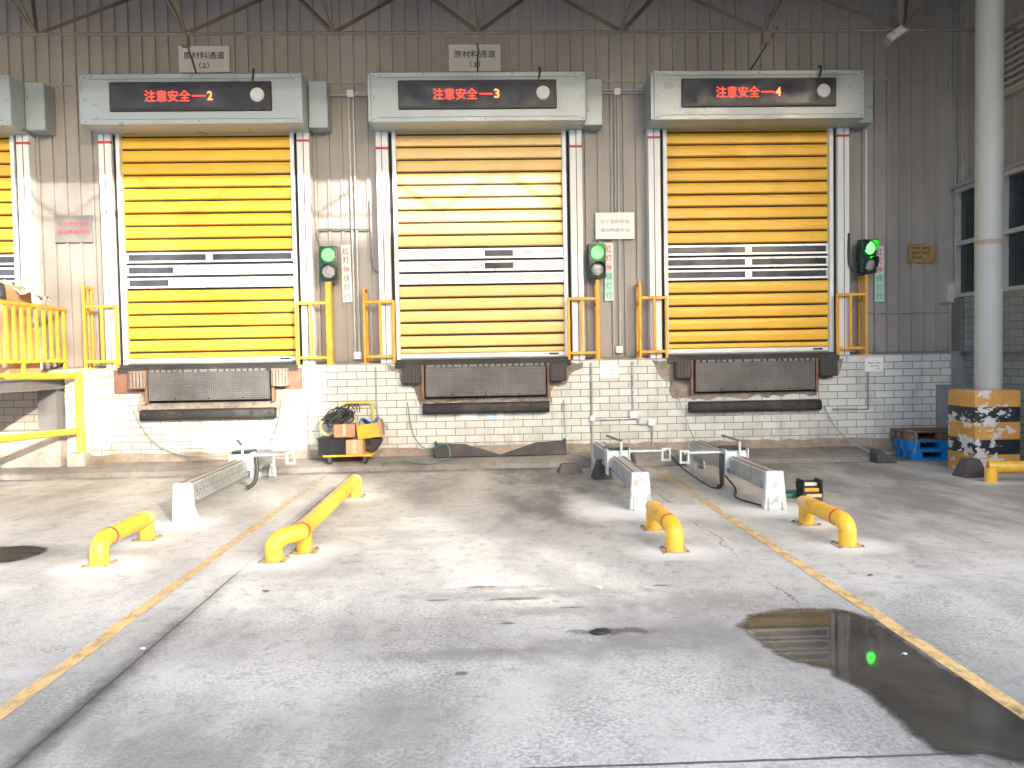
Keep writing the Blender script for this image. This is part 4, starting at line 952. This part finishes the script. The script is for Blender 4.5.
b.box(q0, q1, r0, r0+.012, .236, CH).box(q0, q1, r1-.012, r1, .236, CH).box(q0, q0+.012, r0+.012, r1-.012, .236, CH).box(q1-.012, q1, r0+.012, r1-.012, .236, CH).box(q0+.012, q1-.012, r0+.012, r1-.012, .236, .25)
for k in range(8): x = q0+.02+.046*k; b.box(x, x+.010, r0-.008, r0, .25, CH-.03)
b.build('crate_body', M['black'], cr)
b = MB(); b.box(q0-.012, q1+.006, r0-.014, r1+.01, CH, CH+.025).bevel(.006); b.build('rim', M['black'], cr)
def carton(x0, x1, y0, y1, z0, z1, mat, label, tape='x', rot=0, flap=False):
    d = thing('carton', label, 'carton', ((x0+x1)/2, (y0+y1)/2, z0))
    b = MB(); b.box(x0, x1, y0, y1, z0, z1).bevel(.004); b.build('box', mat, d)
    b = MB(); xm = (x0+x1)/2; b.box(xm-.022, xm+.022, y0-.0015, y0, z0+.02, z1, 0).box(xm-.022, xm+.022, y0-.0015, y1, z1, z1+.0015, 0); b.build('tape', M['tape'], d)
    if flap:
        b = MB()
        for zz in (z0+.035, z0+.13):
            b.box(x0+.02, xm-.03, y0-.0012, y0, zz, zz+.03).box(xm+.03, x1-.02, y0-.0012, y0, zz, zz+.03)
        b.build('printed_band', M['carton2'], d)
    d.rotation_euler = (0, 0, rot); return d
carton(-1.98, -1.745, -.45, -.16, .236, .44, M['carton'], 'plain square carton on the right of the trolley deck')
carton(-2.15, -1.86, -.44, -.2, .477, .66, M['carton2'], 'taped carton with dark printed bands on top of the black crate', flap=True, rot=R_(4))
b = MB()
for k in range(22):
    pts = []; rx = random.uniform(.08, .19); rz = random.uniform(.03, .07); ox, oz, oy = random.uniform(-.06, .06), random.uniform(-.05, .05), random.uniform(-.06, .06); tl = random.uniform(-.1, .5)
    for i in range(25): a = 2*math.pi*i/24; x_ = rx*math.cos(a); z_ = rz*math.sin(a); pts.append((-2.10+ox+x_+.012*math.sin(3*a+k), -.26+oy+.08*math.sin(a+.5), .765+oz+z_+x_*tl+.012*math.sin(4*a+k)))
    b.tube(pts, .009, 6, 0, False)
for k in range(3): b.tube(smooth([(-2.05+.05*k, -.25, .80), (-1.98+.06*k, -.28, .93), (-1.90+.05*k, -.3, .90), (-1.86+.03*k, -.32, .82)], 5), .007, 6)
tag(b.build('cable_coil', M['cable'], loc=(-2.1, -.26, .75)), 'tangled coil of black cable heaped above the taped carton', 'cable coil')
b = MB()
for k in range(7):
    pts = []; rr = random.uniform(.09, .14)
    for i in range(25): a = 2*math.pi*i/24; pts.append((-2.27+rr*.85*math.cos(a)+random.uniform(-.003, .003), -.30+.03*k*.5+.03*math.sin(a*2), .60+rr*.95*math.sin(a)))
    b.tube(pts, .008, 6, 0, False)
tag(b.build('rope_coil', M['beige'], loc=(-2.27, -.3, .55)), 'pale beige rope coil standing on the left of the black crate', 'rope coil')
yb_ = thing('tool_box', 'open orange-yellow box tilted at the right of the trolley', 'box', (-1.66, -.2, .47))
b = MB(); q = Matrix.Translation((-1.66, -.24, .455)) @ Matrix.Rotation(R_(-7), 4, 'Y')
for (a0, a1, b0, b1, c0, c1) in [(-.16, .14, -.12, -.11, 0, .2), (-.16, .14, .11, .12, 0, .2), (-.16, -.15, -.11, .11, 0, .2), (.13, .14, -.11, .11, 0, .2), (-.15, .13, -.11, .11, 0, .01)]: b.box(a0, a1, b0, b1, c0, c1, 0, q)
b.build('box_body', M['orange'], yb_)
b = MB(); b.box(.142, .19, -.12, .10, .0, .23, 0, q); b.build('side_flap', M['carton2'], yb_)
b = MB(); ng = 9; vs = []
for i in range(ng):
    for j in range(ng): u, v_ = i/(ng-1), j/(ng-1); vs.append((-1.80+.24*u, -.34+.22*v_, .665+.05*math.sin(u*5+v_*3)+random.uniform(-.018, .022)))
b.add(vs, [(i*ng+j, (i+1)*ng+j, (i+1)*ng+j+1, i*ng+j+1) for i in range(ng-1) for j in range(ng-1)])
o = b.build('blue_sheet', M['bluecloth'], loc=(-1.68, -.23, .68)); tag(o, 'crumpled blue plastic sheet lying in the orange-yellow box', 'plastic sheet')
so = o.modifiers.new('thickness', 'SOLIDIFY'); so.thickness = .006
b = MB(); b.prism([(-1.66, .24), (-1.60, .25), (-1.50, .40), (-1.52, .44), (-1.66, .44)], -.30, -.10, 'y').bevel(.01); tag(b.build('tyre_offcut', M['rubber'], loc=(-1.6, -.2, .24)), 'black rubber piece under the orange-yellow box on the trolley', 'rubber')

for o in COL.objects:
    if not o.parent and o.name.split('.')[0] in ('platform_trolley', 'plastic_crate', 'cable_coil', 'rope_coil', 'tool_box', 'blue_sheet', 'tyre_offcut', 'carton'): o.location.x += .04

# ------------------------------------------------------------------ pallets
def pallet(name, loc, rot, label, mat, w_, d_, h_, plastic):
    d = thing(name, label, 'pallet', (0, 0, 0))
    t_ = MB()
    if plastic: t_.box(0, w_, 0, d_, h_-.03, h_).bevel(.006)
    else:
        for k in range(5): t_.box(0, w_, d_*k/5+.004, d_*(k+1)/5-.004, h_-.022, h_)
    t_.build('top_deck', mat, d)
    t_ = MB()
    for a in (0, .5, 1):
        for c_ in (0, .5, 1):
            x = a*(w_-.15); y = c_*(d_-.12); t_ = MB(); t_.box(x+.001, x+.149, y+.001, y+.119, .022, h_-.03).bevel(.004); t_.build('block', mat, d)
    for c_ in (0, .5, 1): y = c_*(d_-.12); t_ = MB(); t_.box(0, w_, y, y+.12, 0, .021); t_.build('bottom_board', mat, d)
    d.location = loc; d.rotation_euler = (0, 0, rot); return d
pallet('plastic_pallet', (6.03, -.585, 0.001), R_(-6), 'bottom blue plastic pallet on the ground behind the striped block', M['blue'], 1.0, .52, .135, True)
pallet('plastic_pallet', (6.00, -.580, .137), R_(-5), 'upper blue plastic pallet sandwiched under the wooden pallet', M['blue'], 1.0, .52, .135, True)
pallet('wooden_pallet', (5.97, -.57, .273), R_(-5), 'old brown wooden pallet on top of the blue pallets', M['wood'], 1.0, .55, .13, False)
b = MB(); b.box(6.72, 7.1, -2.35, -2.1, 0, .10).bevel(.01).box(6.74, 7.08, -2.33, -2.12, .10, .115); tag(b.build('plastic_tray', M['blue'], loc=(6.9, -2.2, 0)), 'blue plastic tray behind the yellow rail at the right edge', 'tray')
pipe_thing('pallet_strap', [smooth([(6.0, -.5, .42), (6.05, -.6, .40), (6.08, -.62, .3), (6.02, -.66, .1)], 5)], .008, M['greyhose'], 'thin strap hanging off the wooden pallet', 'strap')

# ------------------------------------------------------------------ raised platform on the left
pf = thing('loading_platform', 'raised steel loading platform on the left with dark channel edge', 'platform', (-6.6, -1, 0)); SHIFT = [pf]
b = MB(); b.box(-9.5, -6.14, -3.4, .10, 1.385, 1.425); b.build('deck', M['steel'], pf)
b = MB(); b.box(-6.16, -6.10, -3.4, .10, 1.23, 1.383); b.box(-6.10, -6.06, -3.4, .10, 1.225, 1.245).box(-6.10, -6.06, -3.4, .10, 1.372, 1.39); b.build('edge_channel', M['steel'], pf)
b = MB(); b.box(-6.38, -6.12, -.16, -.13, .63, 1.384).box(-6.14, -6.12, -.13, .05, .63, 1.384).box(-6.38, -6.36, -.13, .05, .63, 1.384); b.build('support_leg', M['steel'], pf)
b = MB(); b.box(-9.5, -6.09, -.18, .10, 0, .63).bevel(.015); b.build('concrete_footing', M['block'], pf)
rl = thing('platform_railing', 'yellow railing of upright bars along the raised platform edge', 'railing', (-6.15, -1, 1.425)); SHIFT.append(rl)
b = MB(); b.box(-6.185, -6.135, -2.6, .22, 2.35, 2.395); b.build('top_rail', M['yellow'], rl)
b = MB(); b.box(-6.18, -6.14, -2.6, .22, 1.60, 1.64); b.build('bottom_rail', M['yellow'], rl)
y = .18; k = 0
while y > -2.6:
    b = MB(); lo_ = 1.425 if k in (0, 6, 12) else 1.64; b.box(-6.178, -6.142, y-.018, y+.018, lo_, 2.35); b.build('bar', M['yellow'], rl); y -= .168; k += 1
gr = thing('pipe_guard', 'yellow pipe guard with tall post on a concrete foot by the platform', 'guard rail', (-5.79, -.06, 0))
b = MB(); b.tube([(-5.77, -.06, .30), (-5.77, -.06, 1.47)], .055, 18); b.build('post', M['yellow'], gr)
b = MB(); b.box(-5.92, -5.66, -.19, -.003, .05, .305).bevel(.02, 2); b.build('concrete_foot', M['block'], gr)
E2 = Vector((-6.60, -3.3, 0))
for z in (1.425, .635):
    b = MB(); b.tube([(-5.81, -.06, z-.02), E2 + Vector((0, 0, z+.03))], .048, 16); b.build('pipe', M['yellow'], gr)
b = MB(); b.tube([(-6.155, -1.45, 0), (-6.155, -1.45, 1.43)], .05, 16); b.build('post', M['yellow'], gr)
for o in SHIFT: o.location.x += .08
carton(-6.95, -6.19, -.95, -.25, 1.426, 2.05, M['carton'], 'large bottom carton behind the platform railing')
carton(-6.88, -6.24, -.88, -.30, 2.052, 2.64, M['carton'], 'upper carton poking above the platform railing')
b = MB(); ng = 8; vs = []
for i in range(ng):
    for j in range(ng): u, v_ = i/(ng-1), j/(ng-1); vs.append((-6.385+.13*u+.03*v_, -.92-.012*math.sin(6*u)-.02*v_, 2.655-.20*v_+.015*math.sin(5*u)))
b.add(vs, [(i*ng+j, (i+1)*ng+j, (i+1)*ng+j+1, i*ng+j+1) for i in range(ng-1) for j in range(ng-1)])
o = b.build('black_cloth', M['rubber'], loc=(-6.3, -.9, 2.45)); tag(o, 'black cloth hanging over the upper carton on the platform', 'cloth'); so = o.modifiers.new('thickness', 'SOLIDIFY'); so.thickness = .03
b = MB(); ng = 16; vs = []
for i in range(ng):
    for j in range(ng):
        u, v_ = i/(ng-1), j/(ng-1)
        vs.append((-6.42+.47*u+random.uniform(-.02, .02), -.70+.35*v_+random.uniform(-.03, .03), 2.665-.17*u+.035*math.sin(9*u+4*v_)+random.uniform(-.03, .03)))
b.add(vs, [(i*ng+j, (i+1)*ng+j, (i+1)*ng+j+1, i*ng+j+1) for i in range(ng-1) for j in range(ng-1)])
o = b.build('plastic_film', M['film'], loc=(-6.3, -.45, 2.4)); tag(o, 'crumpled translucent plastic film draped from the upper carton over the railing', 'plastic film'); so = o.modifiers.new('thickness', 'SOLIDIFY'); so.thickness = .004

# ------------------------------------------------------------------ small litter on the yard
def flake(x, y, r, mat, label, name, cat, h=.012):
    b = MB(); k = 7; vs = [(x, y, .004+h)] + [(x+r*random.uniform(.5, 1.1)*math.cos(2*math.pi*i/k), y+r*random.uniform(.4, .8)*math.sin(2*math.pi*i/k), .004+h*random.uniform(0, 1)) for i in range(k)]
    b.add(vs, [(0, i+1, (i+1) % k+1) for i in range(k)]); o = b.build(name, mat, loc=(x, y, 0)); so = o.modifiers.new('thickness', 'SOLIDIFY'); so.thickness = .003
    tag(o, label, cat)
flake(.77, -6.17, .032, M['paper'], 'small crumpled white scrap on the concrete in the middle of the yard', 'paper_scrap', 'scrap', .03)
flake(-1.48, -6.0, .03, M['leaf'], 'dry brown leaf on the sunlit concrete at left', 'dead_leaf', 'leaf')
flake(2.68, -6.02, .028, M['leaf'], 'dry reddish leaf on the concrete right of the right lane line', 'dead_leaf', 'leaf')
flake(2.16, -7.4, .018, M['paper'], 'tiny white scrap floating in the large puddle', 'paper_scrap', 'scrap', .012)
flake(.66, -6.95, .07, M['rubber'], 'dark rubber scrap on the concrete in front of the middle bay', 'rubber_scrap', 'scrap', .015)
flake(-1.86, -7.0, .022, M['paper'], 'tiny pale scrap on the dark joint at left', 'paper_scrap', 'scrap', .01)
